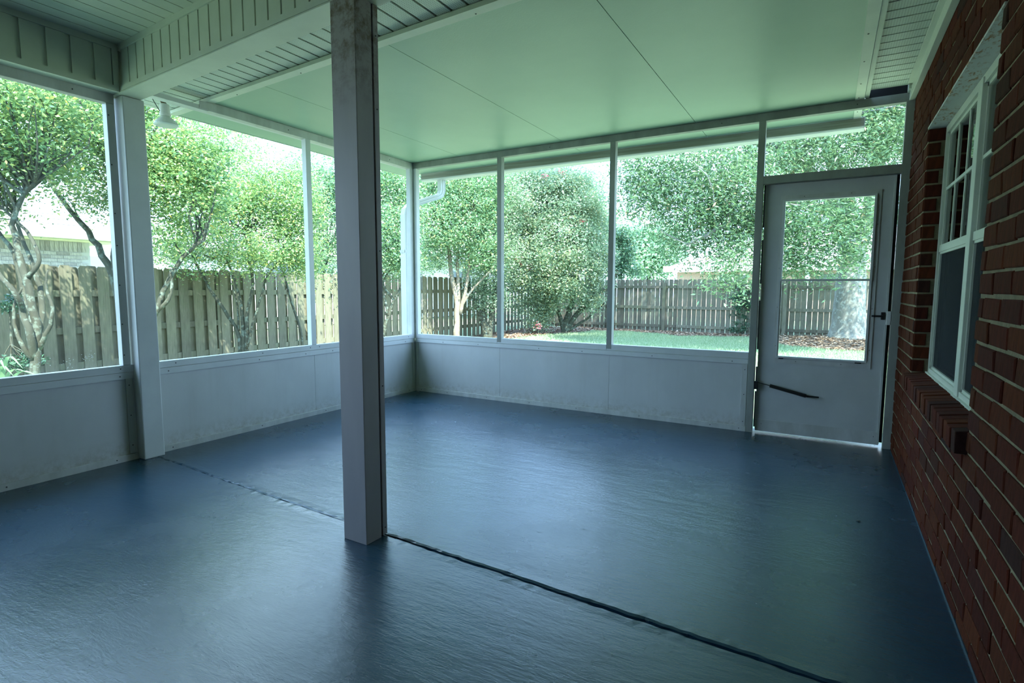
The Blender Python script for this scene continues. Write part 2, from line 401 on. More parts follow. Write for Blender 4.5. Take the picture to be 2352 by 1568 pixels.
box('slab_edge', CONC, fl, -4.02, 0.47, 4.80, 4.82, -0.32, 0.0)

# ------------------------------------------------------------------ left screened wall
wl = empty('wall_left', (LX, 1.5, 0), 'low white kick-panel wall with screened openings, left side', 'wall', kind='structure')
def kick_run(parent, axis, a0, a1, seams):
    cuts = [a0]+seams+[a1]
    for p, q in zip(cuts[:-1], cuts[1:]):
        if axis == 'y': box('kick_panel', KICK, parent, LX-0.030, LX-0.012, p+0.001, q-0.001, 0.004, 0.56)
        else: box('kick_panel', KICK, parent, p+0.001, q-0.001, FY+0.012, FY+0.030, 0.004, 0.56)
kick_run(wl, 'y', 1.955, 4.674, [3.30]); kick_run(wl, 'y', -1.2, 1.835, [-0.6])
for y0, y1 in ((1.96, 4.655), (-1.2, 1.835)):
    box('sill_rail', ALU, wl, LX-0.050, LX, y0, y1, 0.588, 0.633, 0.0015)
    box('panel_trim', ALU, wl, LX-0.030, LX-0.002, y0, y1, 0.543, 0.5855, 0.001)
    box('base_channel', ALU2, wl, LX-0.032, LX-0.001, y0, y1, 0.0, 0.042, 0.001)
def post(name, parent, x0, x1, y0, y1, z0, z1, m=None): return box(name, m or ALU, parent, x0, x1, y0, y1, z0, z1, 0.0015)
post('mullion', wl, LX-0.052, LX, 3.268, 3.318, 0.634, 2.40)
post('mullion', wl, LX-0.052, LX, 4.607, 4.658, 0.634, 2.40)
post('mullion', wl, LX-0.052, LX, 1.772, 1.818, 0.634, 2.272)
post('mullion', wl, LX-0.052, LX, -0.62, -0.57, 0.634, 2.272)
box('edge_channel', ALU2, wl, LX-0.03, LX-0.004, 1.782, 1.822, 0.045, 0.543, 0.001)
box('edge_channel', ALU2, wl, LX-0.03, LX-0.006, 4.618, 4.655, 0.045, 0.543, 0.001)
box('top_beam', ALU2, wl, LX-0.05, LX, yh(2.30, LX), 4.66, 2.40, 2.4635, 0.0015)
box('beam_flange', ALU, wl, LX-0.085, LX-0.05, 1.95, 4.70, 2.40, 2.418, 0.001)
box('top_rail', ALU, wl, LX-0.05, LX, 1.95, yh(2.305, LX), 2.395, 2.425, 0.001)
box('beam_splice', ALU2, wl, LX-0.001, LX+0.003, yh(2.24, LX), yh(2.40, LX), 2.405, 2.455)
box('header_rail', ALU2, wl, LX-0.055, LX, -1.2, 1.818, 2.273, 2.335, 0.0015)
pts = [(LX, y, 0.612) for y in (2.1, 2.78, 3.25, 3.35, 4.0, 4.55, 1.755, 0.5, 1.13)]
pts += [(LX-0.002, y, 0.562) for y in (2.05, 2.75, 3.2, 3.5, 4.1, 4.5, 1.75, 1.12, 0.5)]
pts += [(LX-0.001, y, 0.022) for y in (2.05, 2.75, 3.4, 4.1, 4.55, 1.70, 1.15, 0.6)]
pts += [(LX, 1.782, z) for z in (2.2, 1.9, 1.6, 1.4, 1.15, 0.9, 0.7)] + [(LX, y, 2.43) for y in (2.5, 3.1, 3.7, 4.3)]
pts += [(LX-0.004, 1.80, z) for z in (0.1, 0.3, 0.5)] + [(LX, 1.60, 2.30)]
screws(wl, pts, (0, 1))
# insect screen of the near bay: its mesh shows by the white flecks caught in it
box('screen', SCREEN, wl, LX-0.045, LX-0.0445, -0.57, 1.772, 0.634, 2.273)
box('screen', SCREEN, wl, LX-0.045, LX-0.0445, -1.2, -0.62, 0.634, 2.273)
b = B()
for c, n in (((1.36, 0.70), 22), ((1.60, 0.70), 26), ((1.50, 0.68), 12), ((1.25, 0.69), 8)):
    for _ in range(n):
        y, z = c[0]+rng.normal(0, 0.025), max(0.645, c[1]+rng.normal(0, 0.016)); s_ = 0.0014
        b.box(LX-0.0445, LX-0.0425, y-s_, y+s_, z-s_, z+s_)
fk = b.build('lint_flecks', WHITEP, wl); fk['kind'] = 'stuff'

# ------------------------------------------------------------------ far screened wall
wf = empty('wall_far', (-2, FY, 0), 'white screened wall with kick panels at the far end', 'wall', kind='structure')
kick_run(wf, 'x', LX-0.032, -0.53, [-2.845, -1.69])
box('sill_rail', ALU, wf, LX, -2.872, FY, FY+0.05, 0.588, 0.636, 0.0015)
box('sill_rail', ALU, wf, -2.870, -1.717, FY, FY+0.05, 0.588, 0.638, 0.0015)
box('sill_rail', ALU, wf, -1.715, -0.531, FY, FY+0.05, 0.588, 0.640, 0.0015)
box('panel_trim', ALU, wf, LX+0.004, -0.531, FY+0.002, FY+0.03, 0.545, 0.5855, 0.001)
box('base_channel', ALU2, wf, LX+0.004, -0.531, FY+0.001, FY+0.032, 0.0, 0.042, 0.001)
box('edge_channel', ALU2, wf, LX+0.006, LX+0.036, FY+0.006, FY+0.03, 0.045, 0.545, 0.001)
box('edge_channel', ALU2, wf, -0.575, -0.534, FY+0.004, FY+0.03, 0.045, 0.545, 0.001)
post('corner_post', wf, LX-0.05, LX+0.042, FY, FY+0.052, 0.634, 2.405)
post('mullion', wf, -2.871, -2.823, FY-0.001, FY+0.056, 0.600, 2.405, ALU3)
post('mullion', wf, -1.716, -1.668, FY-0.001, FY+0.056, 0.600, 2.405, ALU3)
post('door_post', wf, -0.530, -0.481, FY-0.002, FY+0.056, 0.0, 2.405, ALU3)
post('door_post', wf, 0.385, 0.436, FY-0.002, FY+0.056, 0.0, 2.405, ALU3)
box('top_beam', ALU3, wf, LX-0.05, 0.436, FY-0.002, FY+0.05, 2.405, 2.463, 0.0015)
box('beam_flange', ALU, wf, LX-0.05, 0.384, FY+0.05, FY+0.075, 2.418, 2.43, 0.001)
pts = [(x, FY+0.002, 0.562) for x in (-3.55, -3.1, -2.4, -1.95, -1.3, -0.65)] + [(x, FY+0.001, 0.022) for x in (-3.85, -3.5, -3.0, -2.5, -2.0, -1.4, -0.8, -0.58)]
pts += [(-0.553, FY+0.004, z) for z in (0.08, 0.3, 0.5)] + [(x, FY-0.002, 2.432) for x in (-2.3, -0.8, 0.1)]
screws(wf, pts, (1, -1))
b = B()       # caulk between post and brick
for i in range(24):
    z = 0.0+i*0.105; b.box(0.436, 0.450+rng.uniform(0, 0.006), FY-0.012-rng.uniform(0, 0.006), FY+0.05, z, z+0.107)
b.build('caulk_bead', MORTAR, wf)

box('corner_filler', ALU2, wf, LX-0.05, LX-0.010, FY+0.008, FY+0.05, 0.0, 0.64)
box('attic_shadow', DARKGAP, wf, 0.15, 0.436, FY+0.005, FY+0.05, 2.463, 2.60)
# ------------------------------------------------------------------ door in the far wall
DY = 4.71
dr = empty('door_1', (-0.05, DY, 0), 'white screen door with two stacked glass panes beside the brick wall', 'door', kind='structure')
fx0, fx1, fz0, fz1 = -0.335, 0.247, 0.619, 1.802
b = B(); x0, x1, z0, z1 = -0.467, 0.366, 0.021, 1.934
b.box(x0, fx0, DY, DY+0.035, z0, z1); b.box(fx1, x1, DY, DY+0.035, z0, z1)
b.box(fx0, fx1, DY, DY+0.035, z0, fz0); b.box(fx0, fx1, DY, DY+0.035, fz1, z1)
b.build('door_leaf', plain('door_paint', (0.56, 0.57, 0.56, 1), (0.50, 0.51, 0.5, 1), 0.5, 4, bmp=0.1, bscale=180), dr)
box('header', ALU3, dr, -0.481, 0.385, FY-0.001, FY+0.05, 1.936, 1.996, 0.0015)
def ring(x0, x1, z0, z1, w, y0, y1, name, mat, parent, bev=0.001):
    b = B(); b.box(x0, x1, y0, y1, z0, z0+w); b.box(x0, x1, y0, y1, z1-w, z1)
    b.box(x0, x0+w, y0, y1, z0+w, z1-w); b.box(x1-w, x1, y0, y1, z0+w, z1-w); return b.build(name, mat, parent)
ring(-0.357, 0.284, 0.566, 1.843, 0.034, DY-0.008, DY+0.002, 'glazing_frame', ALU2, dr)
ring(-0.343, 0.256, 0.608, 1.215, 0.013, DY-0.016, DY-0.002, 'sash', ALU, dr)
ring(-0.343, 0.256, 1.200, 1.812, 0.013, DY-0.024, DY-0.010, 'sash', ALU, dr)
box('glass_pane', GLASS, dr, -0.331, 0.244, DY-0.009, DY-0.006, 0.620, 1.203)
box('glass_pane', GLASS, dr, -0.331, 0.244, DY-0.018, DY-0.015, 1.212, 1.800)
box('sash_latch', BLACKM, dr, -0.318, -0.285, DY-0.018, DY-0.010, 0.600, 0.607); box('sash_latch', BLACKM, dr, 0.185, 0.225, DY-0.018, DY-0.010, 0.600, 0.607)
for za, zb in ((0.03, 0.32), (0.40, 0.52), (0.66, 1.05), (1.18, 1.52), (1.62, 1.936)): box('gap_shade_strip', DARKGAP, dr, -0.482, -0.455, DY+0.036, DY+0.05, za, zb)  # dark strips added behind the door gaps, standing in for shade
box('gap_shade_strip', DARKGAP, dr, 0.3665, 0.3845, DY+0.004, DY+0.02, 0.03, 1.936)
box('gap_shade_strip', DARKGAP, dr, -0.482, 0.386, DY+0.036, DY+0.05, 1.925, 1.96)
box('sweep', ALU2, dr, -0.465, 0.364, DY-0.006, DY+0.01, 0.011, 0.105)
box('strike_strip', ALU2, dr, 0.352, 0.364, DY-0.010, DY, 0.05, 1.93)
# lever handle and latch box
h = box('handle_plate', BLACKM, dr, 0.325, 0.352, DY-0.022, DY, 0.925, 0.978, 0.003)
box('lever', BLACKM, h, 0.268, 0.34, DY-0.034, DY-0.022, 0.943, 0.957, 0.003)
box('latch_box', WHITEP, dr, 0.357, 0.382, DY-0.05, DY-0.005, 0.89, 0.985, 0.002)
# pneumatic closer
cl = B().tube([(-0.368, DY-0.04, 0.387), (-0.115, DY-0.04, 0.330)], 0.014, 12).build('closer_tube', BLACKM, dr, smooth=False)
B().tube([(-0.458, DY-0.035, 0.405), (-0.368, DY-0.04, 0.387)], 0.0035, 8).build('closer_rod', SCREW, cl)
B().tube([(-0.115, DY-0.04, 0.330), (-0.09, DY-0.035, 0.328), (-0.03, DY-0.03, 0.327)], [0.009, 0.007, 0.006], 8).build('closer_bracket', BLACKM, cl)
box('closer_mount', BLACKM, cl, -0.485, -0.453, DY-0.05, DY-0.03, 0.350, 0.415, 0.002)
screws(dr, [(-0.42, DY-0.006, 0.07), (0.33, DY-0.006, 0.07)]+[(x, DY-0.008, z) for x in (-0.345, 0.27) for z in (0.7, 1.0, 1.3, 1.6)]+[(x, DY-0.008, z) for x in (-0.2, 0.1) for z in (0.585, 1.83)], (1, -1), 0.003)

# ------------------------------------------------------------------ brick wall
WY0, WY1, WZ0, WZ1 = 2.372, 3.915, 0.640, 2.035
wr = empty('wall_right', (RX, 1.5, 0), 'dark red brick house wall on the right with tan mortar', 'wall', kind='structure')
MX = RX+0.006
b = B()
b.box(MX, MX+0.16, -1.4, WY0, -0.06, 2.6); b.box(MX, MX+0.16, WY1, 4.86, -0.06, 2.6)
b.box(MX, MX+0.16, WY0, WY1, -0.06, WZ0-0.03); b.box(MX, MX+0.16, WY0, WY1, WZ1+0.012, 2.6)
b.build('mortar_bed', MORTAR, wr)
BL, BH, BD, PL, PH = 0.194, 0.0655, 0.028, 0.2065, 0.0765
def brick_mesh(l, h, d, seed):
    r = np.random.default_rng(seed); me = B(); c = 0.004
    # a brick with one chamfered, uneven face looking to -x
    d = 0.007
    f = [(-d+r.normal(0,0.0008), s*(l/2-c), t*(h/2-c)) for s, t in ((-1,-1),(1,-1),(1,1),(-1,1))]
    g = [(-d+0.003, s*(l/2)+r.normal(0,0.0012), t*(h/2)+r.normal(0,0.001)) for s, t in ((-1,-1),(1,-1),(1,1),(-1,1))]
    k = [(0.012, s*(l/2), t*(h/2)) for s, t in ((-1,-1),(1,-1),(1,1),(-1,1))]
    me.add(f+g+k, [(0,3,2,1)]+[(i, (i+1)%4, 4+(i+1)%4, 4+i) for i in range(4)]+[(4+i, 4+(i+1)%4, 8+(i+1)%4, 8+i) for i in range(4)])
    m = bpy.data.meshes.new('brick'); m.from_pydata(me.v, [], me.f); m.update(); m.materials.append(BRICK); return m
FULL = [brick_mesh(BL, BH, 0.026, s) for s in range(8)]
cache = {}
def bmesh_len(l):
    k = round(l/0.01)
    if k not in cache: cache[k] = brick_mesh(k*0.01, BH, 0.026, 50+k)
    return cache[k]
def put(me, loc, parent, name='brick', rz=0):
    o = bpy.data.objects.new(name, me); o.location = loc; o.rotation_euler[2] = rz; COL.objects.link(o); o.parent = parent
    o.matrix_parent_inverse = Matrix.Translation(-Vector(parent.get('_base', (0, 0, 0)))); return o
cand = []
for k in range(33):
    zc = 0.0505 - PH/2 + 0.0765*k - 0.002
    off = (k % 2)*PL/2 + 0.03
    y = 0.9 - off
    while y < 4.68:
        a, e = y, y+BL
        e = min(e, 4.66)
        segs = [(a, e)]
        if WZ0-0.07 < zc < WZ1+0.02 - (0.0 if k > 26 else 0.0):
            if zc > WZ0-0.01 or True:
                s2 = []
                for p, q in segs:
                    if q <= WY0 or p >= WY1: s2.append((p, q))
                    else:
                        if p < WY0-0.02: s2.append((p, WY0))
                        if q > WY1+0.02: s2.append((WY1, q))
                segs = s2
        for p, q in segs:
            if q-p > 0.03: cand.append((p, q, zc))
        y += PL
def size_key(c):
    ym = (c[0]+c[1])/2; return -1.0/max(0.3, (ym*0.861 - RX*0.498))
vis = [c for c in cand if c[1] > 1.62 and c[2] < 2.46]
rest = [c for c in cand if not (c[1] > 1.62 and c[2] < 2.46)]
vis.sort(key=size_key)
NB = 262
big, small = vis[:NB], vis[NB:]+rest
for p, q, zc in big:
    l = q-p; me = FULL[rnd.randrange(8)] if abs(l-BL) < 0.004 else bmesh_len(l)
    put(me, (MX+rnd.uniform(-0.001, 0.003), (p+q)/2+rnd.uniform(-0.002, 0.002), zc+rnd.uniform(-0.0025, 0.0025)), wr)
b = B()
for p, q, zc in small:
    me = FULL[rnd.randrange(8)]; sc = (q-p)/BL; ox = rnd.uniform(-0.001, 0.003)
    b.add([(MX+ox+v.co.x, (p+q)/2+v.co.y*sc, zc+v.co.z) for v in me.vertices], [tuple(f.vertices) for f in me.polygons])
o = b.build('brick_field', BRICK, wr); o['kind'] = 'stuff'
# jamb bricks inside the window reveal (far side faces the camera)
JM = brick_mesh(0.058, BH, 0.020, 91); JM2 = brick_mesh(0.088, BH, 0.020, 92)
for k in range(9, 27):
    zc = 0.0505 - PH/2 + 0.0765*k - 0.002
    put(JM if k % 2 else JM2, (RX+(0.034 if k % 2 else 0.047), WY1-0.001, zc), wr, 'brick', math.pi/2)
# rowlock sill: sloping bricks on edge
ny = 21; pit = (WY1-WY0+0.05)/ny
sil = [(0.520, 0.668), (0.398, 0.650), (0.400, 0.575), (0.520, 0.575)]
b = B(); b.extr([(x+0.004 if x < 0.45 else x, WY0-0.004, z-0.004 if z > 0.6 else z) for x, z in sil], (0, WY1-WY0+0.04, 0)); b.build('sill_mortar', MORTAR, wr)
for i in range(ny):
    y0 = WY0-0.006+i*pit; dz = rnd.uniform(-0.002, 0.003); dx = rnd.uniform(-0.003, 0.003)
    B().extr([(x+(dx if x < 0.45 else 0), 0, z+(dz if z > 0.6 else 0)) for x, z in sil], (0, pit-0.011, 0)).build('sill_brick', BRICK, None, 0.003).location = (0, y0, 0)
    o = COL.objects[-1]; o.parent = wr; o.matrix_parent_inverse = Matrix.Translation(-Vector(wr['_base']))
box('lintel', LINTEL, wr, RX-0.001, 0.53, WY0-0.02, WY1, WZ1, WZ1+0.010)
box('paint_line', FLOOR, wr, RX-0.003, RX+0.008, -1.2, 4.64, 0.0, 0.008)

# ------------------------------------------------------------------ window in the brick wall
wn = empty('window_1', (0.512, 3.14, WZ0), 'white vinyl twin window with grids set in the brick wall', 'window', kind='structure')
GX = 0.512
fy0, fy1, z0, z1 = 2.40, 3.90, 0.655, 2.033
b = B(); w = 0.040
b.box(GX, GX+0.06, fy0, fy1, z0, z0+w); b.box(GX, GX+0.06, fy0, fy1, z1-w, z1); b.box(GX, GX+0.06, fy0, fy0+w, z0+w, z1-w); b.box(GX, GX+0.06, fy1-w, fy1, z0+w, z1-w)
b.build('frame', VINYL, wn)
box('frame_lip', VINYL, wn, GX-0.012, GX+0.004, fy0, fy1, z0, z0+0.016, 0.001)
box('centre_mullion', VINYL, wn, GX-0.006, GX+0.06, 3.025, 3.105, z0+0.01, z1-0.012, 0.002)
for ya, yb in ((fy0+w, 3.025), (3.105, fy1-w)):
    zm = 1.365
    box('meeting_rail', VINYL, wn, GX+0.004, GX+0.045, ya, yb, zm-0.018, zm+0.020, 0.001)
    b = B()
    for (p0, p1, q0, q1) in ((ya, ya+0.016, zm+0.02, z1-w), (yb-0.016, yb, zm+0.02, z1-w), (ya, yb, z1-w-0.016, z1-w)): b.box(GX+0.012, GX+0.05, p0, p1, q0, q1)
    b.build('upper_sash', VINYL, wn)
    b = B()
    for (p0, p1, q0, q1) in ((ya, ya+0.012, z0+w, zm-0.018), (yb-0.012, yb, z0+w, zm-0.018), (ya, yb, z0+w, z0+w+0.014), (ya, yb, zm-0.03, zm-0.018)): b.box(GX+0.008, GX+0.026, p0, p1, q0, q1)
    b.build('screen_frame', VINYL, wn)
    box('glass_pane', WGLASS, wn, GX+0.020, GX+0.023, ya+0.014, yb-0.014, zm+0.018, z1-w-0.014)
    box('glass_pane', WGLASS, wn, GX+0.034, GX+0.037, ya+0.010, yb-0.010, z0+w+0.01, zm-0.018)
    box('insect_screen', DSCREEN, wn, GX+0.016, GX+0.0165, ya+0.010, yb-0.010, z0+w+0.012, zm-0.028)
    for f in (1/3, 2/3):
        yc = ya+(yb-ya)*f; box('muntin', VINYL, wn, GX+0.013, GX+0.019, yc-0.008, yc+0.008, zm+0.02, z1-w)
    zc = (zm+0.02+z1-w)/2; box('muntin', VINYL, wn, GX+0.0125, GX+0.0195, ya, yb, zc-0.008, zc+0.008)
b = B(); b.box(GX+0.07, GX+0.075, 2.39, 3.91, 0.62, 2.06)
b.build('inner_curtain', CURT, wn)

# back wall of the porch (behind the viewpoint) and the house roof that shades everything
wb = empty('wall_back', (-2, -1.3, 0), 'brick house wall closing the porch behind the viewpoint', 'wall', kind='structure')
box('wall_face', plain('back_brick', (0.06, 0.03, 0.02, 1), (0.04, 0.02, 0.016, 1), 0.9, 9), wb, -4.05, 0.6, -1.4, -1.2, -0.06, 2.7)

# ------------------------------------------------------------------ ceiling: insulated roof panels over the far room
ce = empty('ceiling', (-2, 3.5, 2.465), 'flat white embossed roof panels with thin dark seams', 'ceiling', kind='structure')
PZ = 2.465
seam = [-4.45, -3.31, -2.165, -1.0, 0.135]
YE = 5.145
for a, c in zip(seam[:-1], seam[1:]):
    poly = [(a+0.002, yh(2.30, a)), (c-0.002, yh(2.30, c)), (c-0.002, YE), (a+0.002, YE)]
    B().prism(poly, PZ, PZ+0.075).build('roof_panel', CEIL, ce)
B().prism([(-4.46, yh(2.292, -4.46)), (0.10, yh(2.292, 0.10)), (0.10, yh(2.345, 0.10)), (-4.46, yh(2.345, -4.46))], PZ-0.006, PZ).build('edge_trim', VINYL, ce)
B().prism([(-4.46, yh(2.286, -4.46)), (0.10, yh(2.286, 0.10)), (0.10, yh(2.292, 0.10)), (-4.46, yh(2.292, -4.46))], PZ-0.006, PZ+0.017).build('trim_gap', VINYL, ce)
box('edge_trim', VINYL, ce, 0.085, 0.140, 1.95, 4.655, PZ-0.006, PZ)
box('edge_trim', VINYL, ce, -4.462, -4.450, yh(2.3, -4.45), YE, PZ-0.004, PZ+0.08)
box('edge_trim', VINYL, ce, 0.09, 0.140, 4.72, YE, PZ-0.006, PZ)
screws(ce, [(0.105, y, PZ-0.006) for y in (4.6, 4.3, 3.9, 3.5, 3.1)]+[(0.11, 4.95, PZ-0.006)]+[(-3.6, yh(2.33, -3.6), PZ-0.006), (-2.9, yh(2.33, -2.9), PZ-0.006), (-1.55, yh(2.33, -1.55), PZ-0.006)], (2, -1))

# house soffit strips: perforated vinyl panels
sf = empty('trim_1', (-2, 2.05, 2.49), 'perforated white vinyl soffit strip between beam and roof panels', 'soffit', kind='structure')
x = -4.46; i = 0
while x < 0.06:
    x1 = min(x+0.1, 0.13); w0, w1 = x+0.0, x1-0.014
    B().prism([(w0, yh(1.82, w0)), (w1, yh(1.82, w1)), (w1, yh(2.30, w1)), (w0, yh(2.30, w0))], 2.487, 2.492).build('soffit_panel', SOFFIT, sf, loc=(w0+0.006, yh(2.0, w0), 2.487))
    x += 0.1
B().prism([(-4.46, yh(1.82, -4.46)), (0.13, yh(1.82, 0.13)), (0.13, yh(2.30, 0.13)), (-4.46, yh(2.30, -4.46))], 2.4945, 2.50).build('soffit_groove_bed', VINYL, sf)
s2 = empty('trim_2', (0.28, 3.5, 2.49), 'perforated white vinyl soffit strip along the brick wall', 'soffit', kind='structure')
y = 1.95
while y < 4.5:
    box_ = B().box(0.165, 0.402, y, y+0.088, 2.487, 2.492).build('soffit_panel', SOFFIT, s2, loc=(0.171, y+0.004, 2.487)); y += 0.1
box('soffit_groove_bed', VINYL, s2, 0.150, 0.402, 1.95, 4.59, 2.4945, 2.50)
box('soffit_channel', VINYL, s2, 0.142, 0.168, 1.95, 4.655, PZ-0.001, 2.487, 0.001)
box('frieze_board', VINYL, s2, 0.398, RX-0.001, 1.6, 4.655, 2.408, 2.480, 0.002)
box('frieze_channel', VINYL, s2, 0.372, 0.41, 1.6, 4.5, 2.476, 2.487, 0.001)
box('end_block', VINYL, s2, 0.385, 0.436, 4.56, 4.658, 2.46, 2.52)

# house beam, fascia and near-bay ceiling
bm = empty('trim_3', (-2.8, 1.76, 2.33), 'boxed white house beam clad in ribbed vinyl between the posts', 'beam', kind='structure')
ZB, ZC = 2.325, 2.605
B().prism([(-3.99, yh(1.712, -3.99)), (0.43, yh(1.712, 0.43)), (0.43, yh(1.825, 0.43)), (-3.99, yh(1.825, -3.99))], ZB+0.004, 2.9).build('beam_core', VINYL, bm)
B().prism([(-3.99, yh(1.694, -3.99)), (0.43, yh(1.694, 0.43)), (0.43, yh(1.828, 0.43)), (-3.99, yh(1.828, -3.99))], ZB, ZB+0.006).build('beam_underside', VINYL, bm)
B().prism([(-3.835, yh(1.692, -3.835)), (0.43, yh(1.692, 0.43)), (0.43, yh(1.712, 0.43)), (-3.835, yh(1.712, -3.835))], ZB+0.0075, ZB+0.036).build('lower_channel', VINYL, bm)
B().prism([(-3.835, yh(1.692, -3.835)), (0.43, yh(1.692, 0.43)), (0.43, yh(1.712, 0.43)), (-3.835, yh(1.712, -3.835))], ZC-0.034, ZC).build('upper_channel', VINYL, bm)
x = -3.80
while x < 0.4:
    B().prism([(x, yh(1.699, x)), (x+0.088, yh(1.699, x+0.088)), (x+0.088, yh(1.711, x+0.088)), (x, yh(1.711, x))], ZB+0.037, ZC-0.035).build('cladding_strip', VINYL, bm); x += 0.1
fa = empty('trim_4', (-3.83, 0.5, 2.4), 'ribbed white vinyl fascia above the near left opening', 'fascia', kind='structure')
FX = -3.83
box('fascia_core', VINYL, fa, FX-0.13, FX-0.012, -1.2, yh(1.70, FX), ZB+0.006, 2.9)
box('lower_channel', VINYL, fa, FX-0.014, FX+0.004, -1.2, yh(1.66, FX), ZB, ZB+0.034)
box('upper_channel', VINYL, fa, FX-0.014, FX+0.004, -1.2, yh(1.66, FX), ZC-0.034, ZC)
box('corner_channel', VINYL, fa, FX-0.014, FX+0.004, yh(1.66, FX), yh(1.69, FX), ZB, ZC)
y = yh(1.655, FX)-0.088
while y > -1.25:
    box('cladding_strip', VINYL, fa, FX-0.012, FX, y, y+0.088, ZB+0.035, ZC-0.035); y -= 0.115
c2 = empty('trim_5', (-1.8, 0, ZC), 'white boarded vinyl ceiling of the near bay', 'ceiling', kind='structure')
x = -3.83
while x < 0.43:
    B().prism([(x, -1.2), (x+0.094, -1.2), (x+0.094, yh(1.698, x+0.094)), (x, yh(1.698, x))], ZC, ZC+0.006).build('ceiling_board', VINYL, c2); x += 0.1
box('board_backing', VINYL, c2, FX, 0.44, -1.2, 1.85, ZC+0.012, ZC+0.018)

# solid roof over house and porch (seen from inside only by the shade it gives)
rf = empty('roof', (-1, 1, 3), 'shingled house roof above the porch', 'roof', kind='structure')
box('roof_deck', SHINGLE, rf, -4.50, 8.0, -8.0, 2.38, 2.90, 3.0)
box('roof_deck', SHINGLE, rf, 0.14, 8.0, 2.38, 5.15, 2.60, 2.7)
box('roof_deck', DARKGAP, rf, -4.40, 0.43, 1.85, 2.42, 2.56, 2.6)
box('house_mass', MORTAR, rf, 0.62, 7.5, -7.5, 4.86, -0.3, 2.6)
box('eave_board', VINYL, rf, -4.50, -4.455, -8, 2.42, 2.485, 2.9)
box('eave_board', VINYL, rf, -4.46, -3.96, -8, 1.84, 2.485, 2.492)

# ------------------------------------------------------------------ posts
pw = yh
cp = empty('porch_post', (-1.79, 1.76, 0), 'square white-clad post standing mid-floor with brown mildew at its top', 'post', 'square porch posts', kind='thing')
B().prism([(-1.862, 1.694), (-1.722, 1.694), (-1.722, 1.788), (-1.862, 1.788)], 0.0, ZB).build('cladding', POST, cp, 0.002)
B().prism([(-1.858, 1.795), (-1.720, 1.795), (-1.720, 1.824), (-1.858, 1.824)], 0.006, ZB).build('back_strip', POST, cp, 0.002)
B().prism([(-1.850, 1.78), (-1.728, 1.78), (-1.728, 1.80), (-1.850, 1.80)], 0.0, ZB).build('core', DARKGAP, cp)
screws(cp, [(-1.720, 1.81, z) for z in (0.04, 0.7, 1.3, 1.9, 2.2)], (0, 1), 0.003)
lp = empty('porch_post', (-3.92, 1.9, 0), 'square white-clad post in the left wall between the two screened openings', 'post', 'square porch posts', kind='thing')
B().prism([(-3.995, 1.832), (-3.862, 1.832), (-3.862, 1.962), (-3.995, 1.962)], 0.0, ZB-0.001).build('cladding', ALU, lp, 0.007)

# ------------------------------------------------------------------ gutter, downspout, floodlight outside
gu = empty('rain_gutter', (-2, 5.14, 2.4), 'white rain gutter along the far roof edge outside', 'gutter')
prof = [(5.149, 2.470), (5.149, 2.392), (5.16, 2.386), (5.245, 2.380), (5.275, 2.41), (5.28, 2.49), (5.273, 2.49), (5.268, 2.415), (5.24, 2.387), (5.163, 2.392), (5.156, 2.397), (5.156, 2.470)]
B().extr([(-4.22, y, z) for y, z in prof], (4.385, 0, 0)).build('trough', ALU, gu)
B().extr([(-4.222, y, z) for y, z in prof[:6]], (0.006, 0, 0)).build('end_cap', ALU, gu)
B().extr([(0.163, y, z) for y, z in prof[:6]], (0.006, 0, 0)).build('end_cap', ALU, gu)
box('back_leaf', plain('stained_gutter_back', (0.40, 0.39, 0.34, 1), (0.26, 0.25, 0.2, 1), 0.6, 6, (0.3, 1, 8)), gu, -4.22, 0.163, 5.1455, 5.1487, 2.398, 2.4645)
box('ledge', ALU, gu, -4.22, 0.163, 5.140, 5.1487, 2.394, 2.400)
ds = empty('downspout', (-4.15, 4.77, -0.25), 'white ribbed downspout bending from the gutter to the room corner', 'downspout')
def rect_tube(pts, a, b_, name, parent):
    B_ = B(); n = len(pts); vs = []; P = [np.array(p, float) for p in pts]
    for i in range(n):
        d = P[min(i+1, n-1)]-P[max(i-1, 0)]; d /= np.linalg.norm(d)
        u = np.array([1.0, -0.35, 0]); u -= d*np.dot(u, d)
        if np.linalg.norm(u) < 0.2: u = np.array([0, 0, 1.0]); u -= d*np.dot(u, d)
        u /= np.linalg.norm(u); w_ = np.cross(d, u)
        prof = []
        for k in range(16):
            t = k/16*2*math.pi; cx_, sx_ = math.cos(t), math.sin(t)
            s = max(abs(cx_), abs(sx_)); rr = (1.0 if k % 2 == 0 else 0.93)
            prof.append((cx_/s*a*rr, sx_/s*b_*rr))
        for p_, q_ in prof: vs.append(P[i]+u*p_+w_*q_)
    fs = [(i*16+j, i*16+(j+1) % 16, (i+1)*16+(j+1) % 16, (i+1)*16+j) for i in range(n-1) for j in range(16)]
    B_.add(vs, fs); return B_.build(name, ALU, parent)
rect_tube([(-3.97, 5.21, 2.39), (-3.97, 5.21, 2.26), (-3.975, 5.195, 2.215), (-3.99, 5.15, 2.185), (-4.02, 5.08, 2.16)], 0.040, 0.030, 'upper_elbow', ds)
rect_tube([(-4.02, 5.08, 2.16), (-4.10, 4.87, 2.075)], 0.040, 0.030, 'cross_run', ds)
rect_tube([(-4.10, 4.87, 2.075), (-4.13, 4.815, 2.045), (-4.148, 4.785, 2.005), (-4.155, 4.775, 1.95), (-4.155, 4.772, 1.55)], 0.040, 0.030, 'lower_elbow', ds)
rect_tube([(-4.155, 4.772, 1.56), (-4.155, 4.772, -0.26)], 0.042, 0.032, 'pipe', ds)
box('strap', ALU2, ds, -4.20, -4.04, 4.735, 4.74, 1.53, 1.56)

